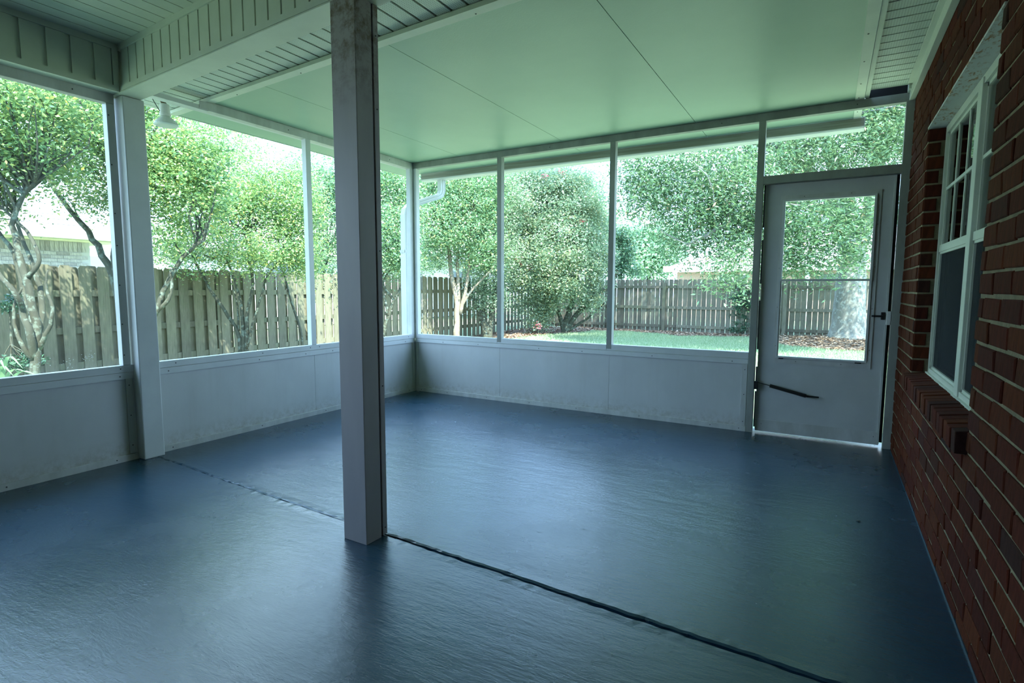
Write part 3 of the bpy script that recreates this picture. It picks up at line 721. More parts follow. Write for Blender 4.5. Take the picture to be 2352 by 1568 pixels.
fd = empty('floodlight', (-4.17, 2.2, 2.485), 'twin-lamp outdoor floodlight under the eave beside the left post', 'lamp')
B().tube([(-4.17, 2.17, 2.486), (-4.17, 2.17, 2.462)], 0.055, 20).build('base_plate', WHITEP, fd)
def lamp(pts_r, parent):
    b = B()
    for i in range(0): pass
    return b
l1 = B().tube([(-4.16, 2.225, 2.47), (-4.152, 2.237, 2.435), (-4.15, 2.24, 2.42)], [0.016, 0.016, 0.02], 12).build('swivel', plain('rusty_joint', (0.18, 0.12, 0.06, 1), (0.1, 0.07, 0.04, 1), 0.7, 90), fd)
B().tube([(-4.15, 2.24, 2.43), (-4.15, 2.24, 2.425), (-4.149, 2.241, 2.365), (-4.149, 2.241, 2.36), (-4.149, 2.241, 2.35), (-4.149, 2.241, 2.345)], [0.02, 0.030, 0.034, 0.037, 0.037, 0.03], 20).build('lamp_holder', CREAM if False else WHITEP, fd)
BULB = plain('frosted_bulb', (0.62, 0.66, 0.62, 1), None, 0.35)
B().tube([(-4.149, 2.241, 2.346), (-4.149, 2.242, 2.335), (-4.148, 2.243, 2.315), (-4.148, 2.244, 2.292), (-4.148, 2.244, 2.285), (-4.148, 2.244, 2.278)], [0.028, 0.038, 0.060, 0.078, 0.078, 0.066], 24).build('bulb', BULB, fd)
B().tube([(-4.17, 2.13, 2.47), (-4.175, 2.115, 2.455)], 0.016, 12).build('swivel', ALU2, fd)
B().tube([(-4.175, 2.12, 2.46), (-4.178, 2.11, 2.455), (-4.20, 2.04, 2.43), (-4.205, 2.03, 2.425)], [0.02, 0.032, 0.036, 0.03], 20).build('lamp_holder', WHITEP, fd)
B().tube([(-4.205, 2.03, 2.426), (-4.21, 2.01, 2.418), (-4.22, 1.97, 2.402), (-4.224, 1.955, 2.397)], [0.03, 0.045, 0.072, 0.06], 24).build('bulb', BULB, fd)
B().tube([(-4.02, 2.06, 2.48), (-4.10, 2.14, 2.42), (-4.14, 2.20, 2.37)], 0.003, 6).build('wire', BLACKM, fd)

# ------------------------------------------------------------------ yard
GZ = -0.27
def gz(x, y):
    r = math.hypot(x-0.45, y-16.7); r2 = math.hypot(x+7.6, y-15.5)
    return GZ + 0.17*math.exp(-(r/1.3)**2) + 0.07*math.exp(-(r2/2.2)**2) - 0.03*(x < -8)
gv = [-60, -30, -14, -11, -9.6]+[x*0.4-9.2 for x in range(34)]+[5, 8, 14, 30, 60]
gy = [-30, -12, -6, 0, 3, 6, 8, 10]+[10.4+0.4*i for i in range(26)]+[22, 26, 34, 50, 90]
b = B(); vs = [(x, y, gz(x, y)) for y in gy for x in gv]; n = len(gv)
b.add(vs, [(j*n+i, j*n+i+1, (j+1)*n+i+1, (j+1)*n+i) for j in range(len(gy)-1) for i in range(n-1)])
gr = b.build('ground', LAWN, None, smooth=True); tag(gr, 'green back yard ground beyond the porch', 'ground', kind='structure')

def in_mulch(x, y):
    if y > 16.75 + 0.25*math.sin(x*2.1) + 0.15*math.sin(x*5.3): return True
    if x < -7.15 + 0.3*math.sin(y*1.3) - max(0, (y-13))*-0.12: return True
    return math.hypot((x-0.45)/1.9, (y-16.4)/1.9) < 1
mc = B()
for i in range(-46, 14):
    for j in range(8, 92):
        x, y = i*0.2, j*0.2
        if in_mulch(x, y) and x > -9.15:
            h = 0.012
            mc.add([(x-0.1, y-0.1, gz(x-0.1, y-0.1)+h), (x+0.1, y-0.1, gz(x+0.1, y-0.1)+h), (x+0.1, y+0.1, gz(x+0.1, y+0.1)+h), (x-0.1, y+0.1, gz(x-0.1, y+0.1)+h)], [(0, 1, 2, 3)])
mb = mc.build('mulch_bed', MULCH, None); tag(mb, 'brown mulch bed along the fences and around the oak trunk', 'mulch', kind='stuff')

def scatter(n, size, mat, name, parent, pts, up=0.5, aspect=0.45, r=None, fold=0.25, flat=False):
    """rhombic leaves: numpy mesh of n folded leaves at pts"""
    r = r or rng
    n = len(pts)
    d = r.normal(size=(n, 3)); d[:, 2] = d[:, 2]*0.6 - 0.15
    if flat: d[:, 2] *= 0.15
    d /= np.linalg.norm(d, axis=1, keepdims=True)
    up_v = r.normal(size=(n, 3)); up_v[:, 2] += up*3
    s = np.cross(d, up_v); s /= np.linalg.norm(s, axis=1, keepdims=True)+1e-9
    nn = np.cross(s, d)
    L = size*r.uniform(0.6, 1.3, size=(n, 1))
    v = np.empty((n, 4, 3), np.float32)
    v[:, 0] = pts; v[:, 1] = pts + d*L*0.45 + s*L*aspect*0.5 + nn*L*fold*0.3
    v[:, 2] = pts + d*L; v[:, 3] = pts + d*L*0.45 - s*L*aspect*0.5 + nn*L*fold*0.3
    base = (np.arange(n)*4)[:, None]
    tri = np.concatenate([base+np.array([0, 1, 2]), base+np.array([0, 2, 3])], axis=1).reshape(-1)
    me = bpy.data.meshes.new(name)
    me.vertices.add(n*4); me.vertices.foreach_set('co', v.reshape(-1))
    me.loops.add(len(tri)); me.loops.foreach_set('vertex_index', tri.astype(np.int32))
    me.polygons.add(n*2); me.polygons.foreach_set('loop_start', np.arange(0, n*6, 3, dtype=np.int32))
    me.update(calc_edges=True); me.materials.append(mat)
    o = bpy.data.objects.new(name, me); COL.objects.link(o)
    if parent is not None:
        o.parent = parent; o.matrix_parent_inverse = Matrix.Translation(-Vector(parent.get('_base', (0, 0, 0))))
    o['kind'] = 'stuff'
    return o

# mulch chips and grass blades where the view reaches the yard
pp = []
for _ in range(26000):
    x, y = rng.uniform(-9, 2.2), rng.uniform(11, 18)
    if in_mulch(x, y): pp.append((x, y, gz(x, y)+0.02+rng.uniform(0, 0.02)))
o = scatter(0, 0.085, CHIP, 'mulch_chips', mb, np.array(pp), up=1.5, aspect=0.5, flat=True)
pp = []
for _ in range(90000):
    x, y = rng.uniform(-8, 2.2), rng.uniform(10.5, 17.6)
    if not in_mulch(x, y): pp.append((x, y, gz(x, y)))
pp = np.array(pp)
n = len(pp)
d = rng.normal(size=(n, 3))*0.5; d[:, 2] = 1
v = np.empty((n, 3, 3), np.float32); a = rng.uniform(0, 6.28, n); wv = np.stack([np.cos(a), np.sin(a), 0*a], 1)*0.008
v[:, 0] = pp-wv; v[:, 1] = pp+wv; v[:, 2] = pp+d*rng.uniform(0.03, 0.07, (n, 1))
me = bpy.data.meshes.new('grass'); me.vertices.add(n*3); me.vertices.foreach_set('co', v.reshape(-1))
me.loops.add(n*3); me.loops.foreach_set('vertex_index', np.arange(n*3, dtype=np.int32))
me.polygons.add(n); me.polygons.foreach_set('loop_start', np.arange(0, n*3, 3, dtype=np.int32)); me.update(calc_edges=True)
me.materials.append(GRASS); gs = bpy.data.objects.new('grass', me); COL.objects.link(gs)
tag(gs, 'short green lawn grass beyond the far screened wall', 'grass', kind='stuff')

# ------------------------------------------------------------------ fences
def picket_mesh(w, h, th, seed, mat):
    r = np.random.default_rng(seed); c = 0.022; hh = h+r.uniform(-0.012, 0.012)
    prof = [(-w/2, 0), (w/2, 0), (w/2, hh-c*1.6), (w/2-c, hh-0.003), (-w/2+c, hh+0.003), (-w/2, hh-c*1.6)]
    b = B().extr([(p, 0, q) for p, q in prof], (0, th, 0))
    m = bpy.data.meshes.new('picket'); m.from_pydata(b.v, [], b.f); m.update(); m.materials.append(mat); return m
FXL = -9.2
f1 = empty('fence', (FXL, 8, GZ), 'weathered shadowbox board fence running behind the left trees', 'fence')
PM = [picket_mesh(0.142, 1.70, 0.018, s, FWOOD) for s in range(6)]
y = -2.0; i = 0
while y < 18.2:
    put(PM[i % 6], (FXL+0.022+0.018, y+rnd.uniform(-0.006, 0.006), GZ), f1, 'picket', math.pi/2+rnd.uniform(-0.02, 0.02))
    put(PM[(i+3) % 6], (FXL-0.022, y+0.1143+rnd.uniform(-0.006, 0.006), GZ-0.005), f1, 'picket', math.pi/2+rnd.uniform(-0.02, 0.02))
    y += 0.2286; i += 1
for zr in (0.25, 0.75, 1.27):
    box('rail', FWOOD, f1, FXL-0.02, FXL+0.02, -2.2, 18.2, GZ+zr, GZ+zr+0.09)
for y in np.arange(-1.5, 18.3, 2.4): box('fence_post', FWOOD, f1, FXL-0.045, FXL+0.022, y-0.045, y+0.045, GZ-0.1, GZ+1.62)
FYF = 18.15
f2 = empty('fence', (-3, FYF, GZ), 'grey privacy fence with three rails across the back of the yard', 'fence')
PM2 = [picket_mesh(0.136, 1.69, 0.018, 20+s, FWOOD2) for s in range(6)]
x = -9.1; i = 0
while x < 3.6:
    put(PM2[i % 6], (x+rnd.uniform(-0.004, 0.004), FYF+0.02, GZ+0.02), f2, 'picket', rnd.uniform(-0.02, 0.02)); x += 0.1485; i += 1
for zr in (0.14, 0.75, 1.42):
    xx = -9.1
    while xx < 3.5: box('rail', FWOOD2, f2, xx, xx+2.38, FYF-0.022, FYF+0.018, GZ+zr, GZ+zr+0.09); xx += 2.4
xx = -9.1
for xx in (-8.97, -6.6, -4.70, -2.28, -1.13, 1.3, 3.5): box('fence_post', FWOOD2, f2, xx-0.05, xx+0.05, FYF-0.10, FYF-0.022, GZ-0.1, GZ+1.60)

# ------------------------------------------------------------------ trees
def smooth_path(P, n=14):
    P = [np.array(p, float) for p in P]
    if len(P) < 3: return [P[0]+(P[-1]-P[0])*t for t in np.linspace(0, 1, max(3, n//2))]
    Q = [2*P[0]-P[1]]+P+[2*P[-1]-P[-2]]; out = []
    m = len(P)-1
    for k in range(n):
        t = k/(n-1)*m; i = min(int(t), m-1); f = t-i
        p0, p1, p2, p3 = Q[i], Q[i+1], Q[i+2], Q[i+3]
        out.append(0.5*((2*p1)+(-p0+p2)*f+(2*p0-5*p1+4*p2-p3)*f*f+(-p0+3*p1-3*p2+p3)*f**3))
    return out

def tree(name, label, cat, base, stems, blobs, leafmat, leafsize, nleaf, bark, group=None, aspect=0.5, extra=None, ntwig=30, shell=0.5, clump=0.16, d0=None, per=60):
    """stems: list of (pixel path [(px,py,depth)], r0, r1); blobs: (px,py,depth,rx,ry) in pixels at that depth"""
    root = empty(name, base, label, cat, group)
    tips = []
    for path, r0, r1 in stems:
        pts = smooth_path([p if len(p) == 4 else W(*p) for p in path] if False else [np.array(W(*p)) for p in path], 16)
        n = len(pts)
        pts = [p+rng.normal(0, min(r0*0.12, 0.008), 3) for p in pts]
        rad = [(r0+(r1-r0)*(i/(n-1))**(0.8 if r0 < 0.3 else 0.45))*(1+rng.normal(0, 0.05 if r0 < 0.2 else 0.02)) for i in range(n)]
        B().tube(pts, rad, 9).build('stem', bark, root, smooth=True)
        tips += [(pts[i], rad[i]) for i in range(n//2, n)]
    BL_ = []
    for px, py, dd, rx, ry in blobs:
        c = np.array(W(px, py, dd)); BL_.append((c, rx*dd/FPX, ry*dd/FPX))
    vol = np.array([a*h for c, a, h in BL_]); vol /= vol.sum()
    ncl = max(8, nleaf//per)
    pick = rng.choice(len(BL_), ncl, p=vol)
    cl = np.empty((ncl, 3))
    for k in range(ncl):
        c, a, h = BL_[pick[k]]
        u = rng.normal(size=3); u /= np.linalg.norm(u); rr = rng.uniform(0, 1)**(1/3) if rng.random() > shell else rng.uniform(0.75, 1.0)
        cl[k] = c+u*np.array([a, a, h])*rr
    which = rng.integers(0, ncl, nleaf)
    spread = rng.uniform(0.6, 1.4, ncl)*clump
    pts = cl[which]+rng.normal(size=(nleaf, 3))*spread[which][:, None]*np.array([1, 1, 0.75])
    pts = pts[(pts[:, 0] < -4.55) | (pts[:, 1] > 5.4)]
    pts = pts[pts[:, 2] > GZ+0.1]
    scatter(0, leafsize, leafmat, 'foliage', root, pts, aspect=aspect)
    if extra:
        m2, frac, sz, asp, nm = extra
        sel = cl[rng.choice(ncl, max(1, int(ncl*frac)))]
        q = np.repeat(sel, 26, axis=0); q = q+rng.normal(size=q.shape)*sz*1.3
        scatter(0, sz*0.55, m2, nm, root, q, aspect=asp)
    if tips:
        tb = B(); TP = np.array([t[0] for t in tips]); 
        for k in rng.choice(ncl, min(ntwig, ncl), replace=False):
            i = np.argmin(np.linalg.norm(TP-cl[k], axis=1)+rng.uniform(0, 0.3, len(TP)))
            a_, b_ = TP[i], cl[k]; L = np.linalg.norm(b_-a_)
            mid = (a_+b_)/2+rng.normal(0, 0.10*L, 3)+np.array([0, 0, 0.06*L])
            r0 = min(tips[i][1]*0.7, 0.008+0.010*L)
            tb.tube(smooth_path([a_, mid, b_], 6), list(np.linspace(r0, 0.003, 6)), 5, False)
        o = tb.build('twigs', bark, root, smooth=True); o['kind'] = 'stuff'
    return root

G1 = 'crape myrtles along the left fence'
d = 5.6
tree('crape_myrtle', 'nearest lichen-barked myrtle, many crooked stems rising by the sill of the near left opening', 'tree', (W(75, 900, d)[0], W(75, 900, d)[1], GZ),
     [([(75, 1010, d), (78, 870, d), (85, 790, d), (78, 720, d), (62, 640, d), (40, 560, d), (30, 510, d), (58, 445, d), (80, 420, d)], 0.058, 0.018),
      ([(82, 830, d), (70, 770, d-0.1), (52, 715, d-0.1), (40, 680, d-0.2), (5, 640, d-0.2), (-30, 600, d-0.2)], 0.040, 0.018),
      ([(84, 800, d), (70, 720, d+0.1), (52, 660, d+0.15), (38, 600, d+0.2), (8, 545, d+0.2), (-30, 500, d+0.2)], 0.036, 0.016),
      ([(85, 790, d), (98, 720, d+0.1), (92, 660, d+0.15), (72, 600, d+0.2), (48, 540, d+0.2), (30, 480, d+0.2)], 0.034, 0.014),
      ([(62, 640, d), (90, 600, d), (70, 545, d), (40, 510, d), (10, 480, d)], 0.024, 0.012),
      ([(88, 800, d), (110, 760, d), (122, 710, d), (105, 660, d), (110, 620, d)], 0.028, 0.008),
      ([(80, 830, d), (55, 800, d-0.1), (35, 750, d-0.1), (32, 700, d-0.1), (50, 660, d-0.1)], 0.026, 0.010)],
     [(20, 300, d, 150, 95), (-150, 300, d, 170, 140), (120, 230, d+0.2, 120, 75), (10, 210, d-0.3, 140, 60), (60, 380, d+0.2, 110, 45), (-120, 430, d, 120, 80)],
     LEAF_Y, 0.049, 36000, BARK, G1, per=60, clump=0.13, ntwig=90)
d = 6.9
tree('crape_myrtle', 'leaning myrtle half hidden behind the square left post, yellow-green crown', 'tree', (W(300, 900, d)[0], W(300, 900, d)[1], GZ),
     [([(310, 1010, d), (285, 760, d), (262, 640, d), (230, 575, d), (200, 530, d), (150, 470, d), (110, 410, d)], 0.062, 0.022),
      ([(300, 960, d), (275, 720, d), (262, 600, d), (268, 520, d), (290, 440, d)], 0.050, 0.020),
      ([(320, 960, d), (340, 770, d), (362, 705, d), (385, 650, d), (420, 590, d), (470, 550, d)], 0.050, 0.02),
      ([(350, 725, d), (385, 690, d), (395, 660, d), (392, 620, d)], 0.03, 0.014)],
     [(215, 330, d, 105, 100), (330, 300, d, 110, 90), (430, 370, d, 110, 70), (230, 440, d, 80, 45), (160, 250, d+0.3, 110, 60), (400, 440, d, 100, 70), (380, 540, d, 55, 45), (280, 250, d, 90, 40), (470, 330, d, 60, 50), (300, 200, d, 140, 50), (350, 400, d, 80, 80), (470, 440, d, 50, 60)],
     LEAF_Y, 0.047, 56000, BARK, G1, per=75, clump=0.12, ntwig=80)
d = 8.9
tree('crape_myrtle', 'slim forked myrtle centred in the second left opening, low spreading crown', 'tree', (W(560, 860, d)[0], W(560, 860, d)[1], GZ),
     [([(556, 900, d), (552, 800, d), (540, 750, d), (492, 680, d), (462, 625, d), (440, 585, d)], 0.042, 0.018),
      ([(558, 880, d), (560, 780, d), (553, 700, d), (538, 640, d), (520, 595, d)], 0.040, 0.016),
      ([(564, 880, d), (566, 780, d), (570, 710, d), (580, 650, d), (572, 585, d), (575, 540, d)], 0.042, 0.016),
      ([(566, 800, d), (585, 730, d), (602, 675, d), (612, 640, d), (640, 600, d)], 0.028, 0.012),
      ([(548, 760, d), (545, 700, d), (532, 650, d)], 0.02, 0.010),
      ([(700, 860, d+1), (690, 760, d+1), (668, 690, d+1), (655, 640, d+1), (640, 590, d+1)], 0.03, 0.012)],
     [(520, 420, d, 100, 75), (560, 500, d, 140, 55), (470, 560, d, 90, 45), (620, 460, d, 90, 60), (650, 560, d, 70, 50), (600, 600, d, 90, 30), (690, 500, d, 50, 70), (480, 480, d, 90, 50), (612, 395, d, 26, 45), (668, 405, d, 40, 22), (680, 390, d, 20, 20), (540, 330, d+0.3, 60, 50), (560, 440, d, 130, 60), (680, 470, d, 60, 70), (560, 560, d-0.3, 170, 40), (690, 600, d+0.3, 50, 40), (420, 590, d-0.2, 60, 40)],
     LEAF_Y, 0.047, 56000, BARK, G1, per=75, clump=0.12, ntwig=70)
d = 11.9
tree('crape_myrtle', 'slender pale-barked myrtle seen just right of the mid-floor post', 'tree', (W(880, 800, d)[0], W(880, 800, d)[1], GZ),
     [([(876, 830, d), (878, 775, d), (893, 725, d), (905, 690, d), (925, 650, d), (930, 600, d)], 0.055, 0.022),
      ([(893, 725, d), (882, 680, d), (876, 640, d), (900, 600, d)], 0.036, 0.016),
      ([(730, 830, d), (728, 740, d), (735, 680, d), (745, 620, d)], 0.04, 0.02),
      ([(905, 690, d), (880, 650, d), (905, 610, d), (935, 585, d)], 0.03, 0.014)],
     [(735, 440, d, 50, 70), (735, 600, d, 45, 60), (745, 520, d, 50, 70), (890, 450, d, 60, 60), (900, 540, d, 60, 60), (900, 610, d, 50, 25), (820, 480, d, 80, 100), (740, 660, d, 35, 30), (890, 440, d, 50, 60), (930, 480, d, 40, 70), (885, 540, d-0.5, 50, 70), (920, 590, d, 40, 35), (700, 420, d, 60, 70), (830, 400, d, 100, 70)],
     LEAF_G, 0.058, 56000, BARK, G1, ntwig=50)
d = 13.9
tree('crape_myrtle', 'tan smooth-barked myrtle with forked trunk right of the corner post', 'tree', (W(1048, 810, d)[0], W(1048, 810, d)[1], GZ),
     [([(1048, 815, d), (1048, 760, d), (1050, 700, d), (1040, 645, d), (1033, 590, d), (1030, 545, d)], 0.095, 0.04),
      ([(1052, 720, d), (1052, 660, d), (1050, 600, d), (1052, 550, d)], 0.06, 0.03),
      ([(1056, 720, d), (1070, 665, d), (1076, 610, d), (1075, 560, d)], 0.055, 0.025),
      ([(1058, 705, d), (1085, 665, d), (1118, 630, d), (1140, 605, d)], 0.036, 0.018)],
     [(1000, 500, d, 75, 70), (1065, 460, d, 85, 55), (1085, 540, d, 75, 50), (975, 575, d, 40, 28), (1030, 430, d, 80, 40), (1000, 440, d, 60, 40), (1120, 590, d, 40, 35), (1040, 555, d, 60, 30), (1080, 470, d, 80, 60), (980, 470, d, 50, 60), (1000, 400, d, 90, 40), (1110, 420, d, 60, 60), (990, 600, d, 40, 18), (1080, 590, d, 50, 25), (1020, 520, d-0.5, 80, 50)],
     LEAF_G, 0.062, 56000, BARKT, G1, ntwig=50)
d = 15.0
tree('crape_myrtle', 'twisted flared-trunk myrtle left of the first far mullion', 'tree', (W(1118, 790, d)[0], W(1118, 790, d)[1], GZ),
     [([(1116, 792, d), (1115, 760, d), (1102, 715, d), (1086, 680, d), (1075, 640, d), (1085, 600, d)], 0.12, 0.03),
      ([(1122, 788, d), (1126, 750, d), (1132, 700, d), (1142, 650, d), (1150, 600, d)], 0.10, 0.03),
      ([(1118, 770, d), (1110, 700, d), (1112, 660, d), (1120, 610, d)], 0.06, 0.02)],
     [(1120, 440, d, 65, 60), (1130, 520, d, 60, 60), (1110, 640, d, 45, 26), (1150, 590, d, 45, 35), (1125, 690, d, 40, 30), (1095, 600, d, 35, 30), (1160, 470, d, 50, 60), (1110, 400, d, 60, 50), (1140, 560, d-0.4, 50, 60), (1115, 620, d-0.4, 50, 40), (1100, 500, d, 60, 60)],
     LEAF_P, 0.065, 44000, BARK, G1, ntwig=50)
d = 16.6
tree('crape_myrtle', 'large drooping myrtle with cream seed clusters between the two far mullions', 'tree', (W(1300, 770, d)[0], W(1300, 770, d)[1], GZ),
     [([(1296, 772, d), (1302, 735, d), (1315, 690, d), (1325, 640, d), (1320, 580, d)], 0.13, 0.05),
      ([(1300, 765, d), (1325, 720, d), (1362, 685, d), (1400, 655, d), (1420, 620, d)], 0.09, 0.03),
      ([(1298, 765, d), (1280, 710, d), (1255, 660, d), (1235, 610, d)], 0.08, 0.03),
      ([(1302, 750, d), (1345, 700, d), (1370, 650, d), (1365, 600, d)], 0.07, 0.03),
      ([(1304, 760, d), (1350, 730, d), (1395, 690, d)], 0.05, 0.02)],
     [(1225, 470, d, 85, 70), (1310, 510, d, 80, 80), (1250, 590, d, 90, 55), (1345, 590, d, 55, 45), (1215, 655, d, 45, 35), (1262, 690, d, 45, 28), (1240, 730, d, 22, 26), (1350, 665, d, 28, 38), (1362, 700, d, 14, 22), (1190, 560, d, 45, 55), (1280, 430, d, 75, 40), (1360, 530, d, 45, 55), (1185, 640, d, 28, 26), (1200, 420, d, 50, 30), (1270, 470, d-0.5, 100, 70), (1290, 560, d-0.8, 100, 60), (1230, 610, d-0.8, 80, 50), (1330, 620, d-0.6, 60, 40), (1210, 520, d, 80, 60), (1180, 430, d, 50, 50), (1320, 450, d, 70, 50), (1290, 650, d-0.8, 60, 30), (1245, 655, d-0.6, 60, 34), (1200, 690, d, 40, 26), (1290, 680, d-0.6, 44, 24), (1345, 690, d-0.3, 34, 30), (1238, 738, d-0.3, 24, 24), (1180, 620, d, 34, 50), (1380, 620, d, 24, 50), (1300, 620, d-0.8, 80, 40), (1250, 420, d, 90, 36)],
     LEAF_P, 0.075, 110000, BARK, G1, extra=(SEED, 0.42, 0.10, 0.7, 'seed_clusters'), ntwig=60)
pk = B()
PP = [(1180, 592), (1195, 600), (1222, 612), (1166, 595), (1290, 398), (1252, 405), (1206, 492), (1236, 748), (1338, 508)]
bl = []
root = [o for o in COL.objects if o.name.startswith('crape_myrtle')][-1]
for p in PP:
    c = np.array(W(p[0], p[1], 15.6)); bl.append(c+rng.normal(size=(26, 3))*0.05)
scatter(0, 0.06, PINK, 'pink_blossoms', root, np.concatenate(bl), aspect=0.8)

d = 14.2
tree('oak_tree', 'massive grey-trunked oak seen through the door panes, crown over the yard', 'tree', (W(1945, 780, d)[0], W(1945, 780, d)[1], GZ),
     [([(1944, 790, d), (1946, 760, d), (1950, 715, d), (1953, 670, d), (1955, 625, d), (1955, 580, d), (1945, 520, d), (1930, 440, d)], 0.52, 0.27),
      ([(1960, 600, d), (1985, 520, d), (2010, 430, d), (2020, 330, d), (2010, 260, d)], 0.22, 0.12),
      ([(1945, 520, d), (1890, 430, d-0.5), (1830, 370, d-1), (1760, 330, d-1.5), (1650, 320, d-2)], 0.2, 0.06),
      ([(1940, 500, d), (1850, 470, d-1), (1740, 480, d-2), (1660, 520, d-2.5), (1580, 560, d-2.5)], 0.14, 0.03),
      ([(1930, 440, d), (1900, 330, d), (1850, 230, d)], 0.2, 0.1)],
     [(1610, 430, d-2, 150, 60), (1500, 440, d-2, 75, 45), (1690, 500, d-2, 90, 80), (1610, 520, d-2, 100, 50), (1590, 560, d-2, 45, 24), (1690, 600, d-3, 50, 50), (1655, 640, d-3, 30, 24), (1700, 650, d-3, 30, 24),
      (1860, 520, d-2.5, 90, 60), (1850, 590, d-2.5, 70, 35), (1960, 520, d-3, 60, 70), (1985, 580, d-3, 40, 40), (1890, 350, d-1, 180, 55), (2040, 320, d-2, 70, 80), (1770, 360, d-1, 110, 60), (1560, 380, d-2, 120, 25), (1790, 460, d-2, 80, 60), (2050, 250, d-1, 80, 50), (1820, 550, d-3, 40, 60), (1930, 290, d, 160, 40), (1930, 610, d-3, 40, 18), (1480, 410, d-2, 55, 26), (1900, 120, d-1, 330, 130), (1650, 200, d-1.5, 220, 90), (2150, 150, d, 220, 160), (1900, -60, d, 300, 130), (1640, 380, d-2.5, 130, 60), (1700, 430, d-3, 80, 60), (1590, 470, d-2.5, 110, 50), (1880, 500, d-3, 90, 70), (1960, 340, d-2.5, 110, 70), (1830, 350, d-2.5, 90, 60), (2230, 230, 11.4, 280, 140), (2150, 90, 12.5, 260, 150), (1750, 250, 14.3, 260, 70), (1450, 200, 15, 200, 80), (1455, 400, d-2, 40, 50), (1470, 460, d-2, 45, 50), (1450, 360, d-2, 40, 30), (1720, 560, d-2.5, 70, 40), (1620, 590, d-2, 60, 22), (1800, 580, d-2.5, 60, 45), (1830, 620, d-2.5, 60, 18), (1740, 500, d-2.5, 60, 50), (1900, 600, d-3, 60, 24), (1990, 470, d-3, 50, 60)],  # high and outer clumps added out of view to shade trunk and fence
     LEAF_O, 0.105, 210000, BARKO, None, aspect=0.32, ntwig=130, clump=0.24, per=40)

def clumpy(name, label, cat, blobs, mat, size, n, group=None, stems=(), bark=BARK, clump=0.3, ntwig=0):
    c = W(blobs[0][0], 700, blobs[0][2]); return tree(name, label, cat, (c[0], c[1], GZ), stems, blobs, mat, size, n, bark, group, clump=clump, ntwig=ntwig)
d = 16.8
clumpy('vine_shrub', 'narrow leafy vine climbing the back fence left of the door', 'shrub', [(1700, 690, d, 22, 40), (1695, 740, d, 18, 28), (1715, 720, d, 20, 45)], LEAF_D, 0.07, 2600, None,
       [([(1706, 785, d), (1704, 720, d), (1700, 660, d)], 0.03, 0.012)], clump=0.06, ntwig=8)
d = 30
clumpy('pine_tree', 'tall feathery pine beyond the back corner of the fences', 'tree', [(1345, 450, d, 40, 55), (1375, 520, d, 50, 50), (1330, 420, d, 30, 30), (1395, 570, d, 40, 40), (1400, 500, d, 22, 20)], LEAF_G, 0.16, 12000, None,
       [([(1360, 720, d), (1358, 560, d), (1345, 420, d)], 0.16, 0.05)], clump=0.35, ntwig=20)
d = 34
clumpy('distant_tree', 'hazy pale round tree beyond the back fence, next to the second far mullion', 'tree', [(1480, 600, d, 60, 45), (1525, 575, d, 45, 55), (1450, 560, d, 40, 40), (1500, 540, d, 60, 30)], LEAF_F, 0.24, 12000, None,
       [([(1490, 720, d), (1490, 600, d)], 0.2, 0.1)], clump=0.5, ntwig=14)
d = 22
clumpy('dark_shrub_tree', 'dark evergreen shrub rising over the back fence right of the second far mullion', 'tree', [(1430, 590, d, 26, 50), (1425, 540, d, 20, 30), (1440, 625, d, 36, 16)], LEAF_D, 0.11, 5000, None,
       [([(1424, 746, d), (1426, 690, d), (1428, 600, d)], 0.06, 0.03)], clump=0.14, ntwig=10)
d = 24
clumpy('background_tree', 'pale green tree filling the gap above the left fence corner', 'tree', [(1010, 600, d, 60, 18), (1000, 560, d, 50, 30), (1110, 560, d, 60, 50), (1180, 480, d, 60, 80), (1060, 420, d, 90, 40), (1180, 400, d, 90, 40), (1270, 410, d, 60, 36), (980, 430, d, 60, 40), (1120, 470, d, 80, 60), (900, 450, d, 70, 60), (900, 600, d, 70, 26), (1240, 395, d, 100, 24), (1000, 415, d, 90, 26), (1130, 400, d, 90, 26)], LEAF_P, 0.12, 40000, None,
       [([(1060, 720, d), (1070, 600, d), (1100, 500, d)], 0.14, 0.05)], clump=0.3, ntwig=16)
d = 40
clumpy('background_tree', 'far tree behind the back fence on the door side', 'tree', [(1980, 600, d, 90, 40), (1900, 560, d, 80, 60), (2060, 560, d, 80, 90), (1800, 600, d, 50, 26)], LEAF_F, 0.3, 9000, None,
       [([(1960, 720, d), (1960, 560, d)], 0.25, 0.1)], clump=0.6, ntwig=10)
d = 6.2
clumpy('evergreen_shrub', 'small dark evergreen sprig among the nearest myrtle stems', 'shrub', [(22, 695, d, 26, 16), (5, 715, d, 20, 12), (55, 830, d, 30, 22), (85, 840, d, 20, 18)], LEAF_D, 0.045, 900, None,
       [([(30, 1000, d), (25, 800, d), (22, 700, d)], 0.012, 0.006)], clump=0.04, ntwig=10)
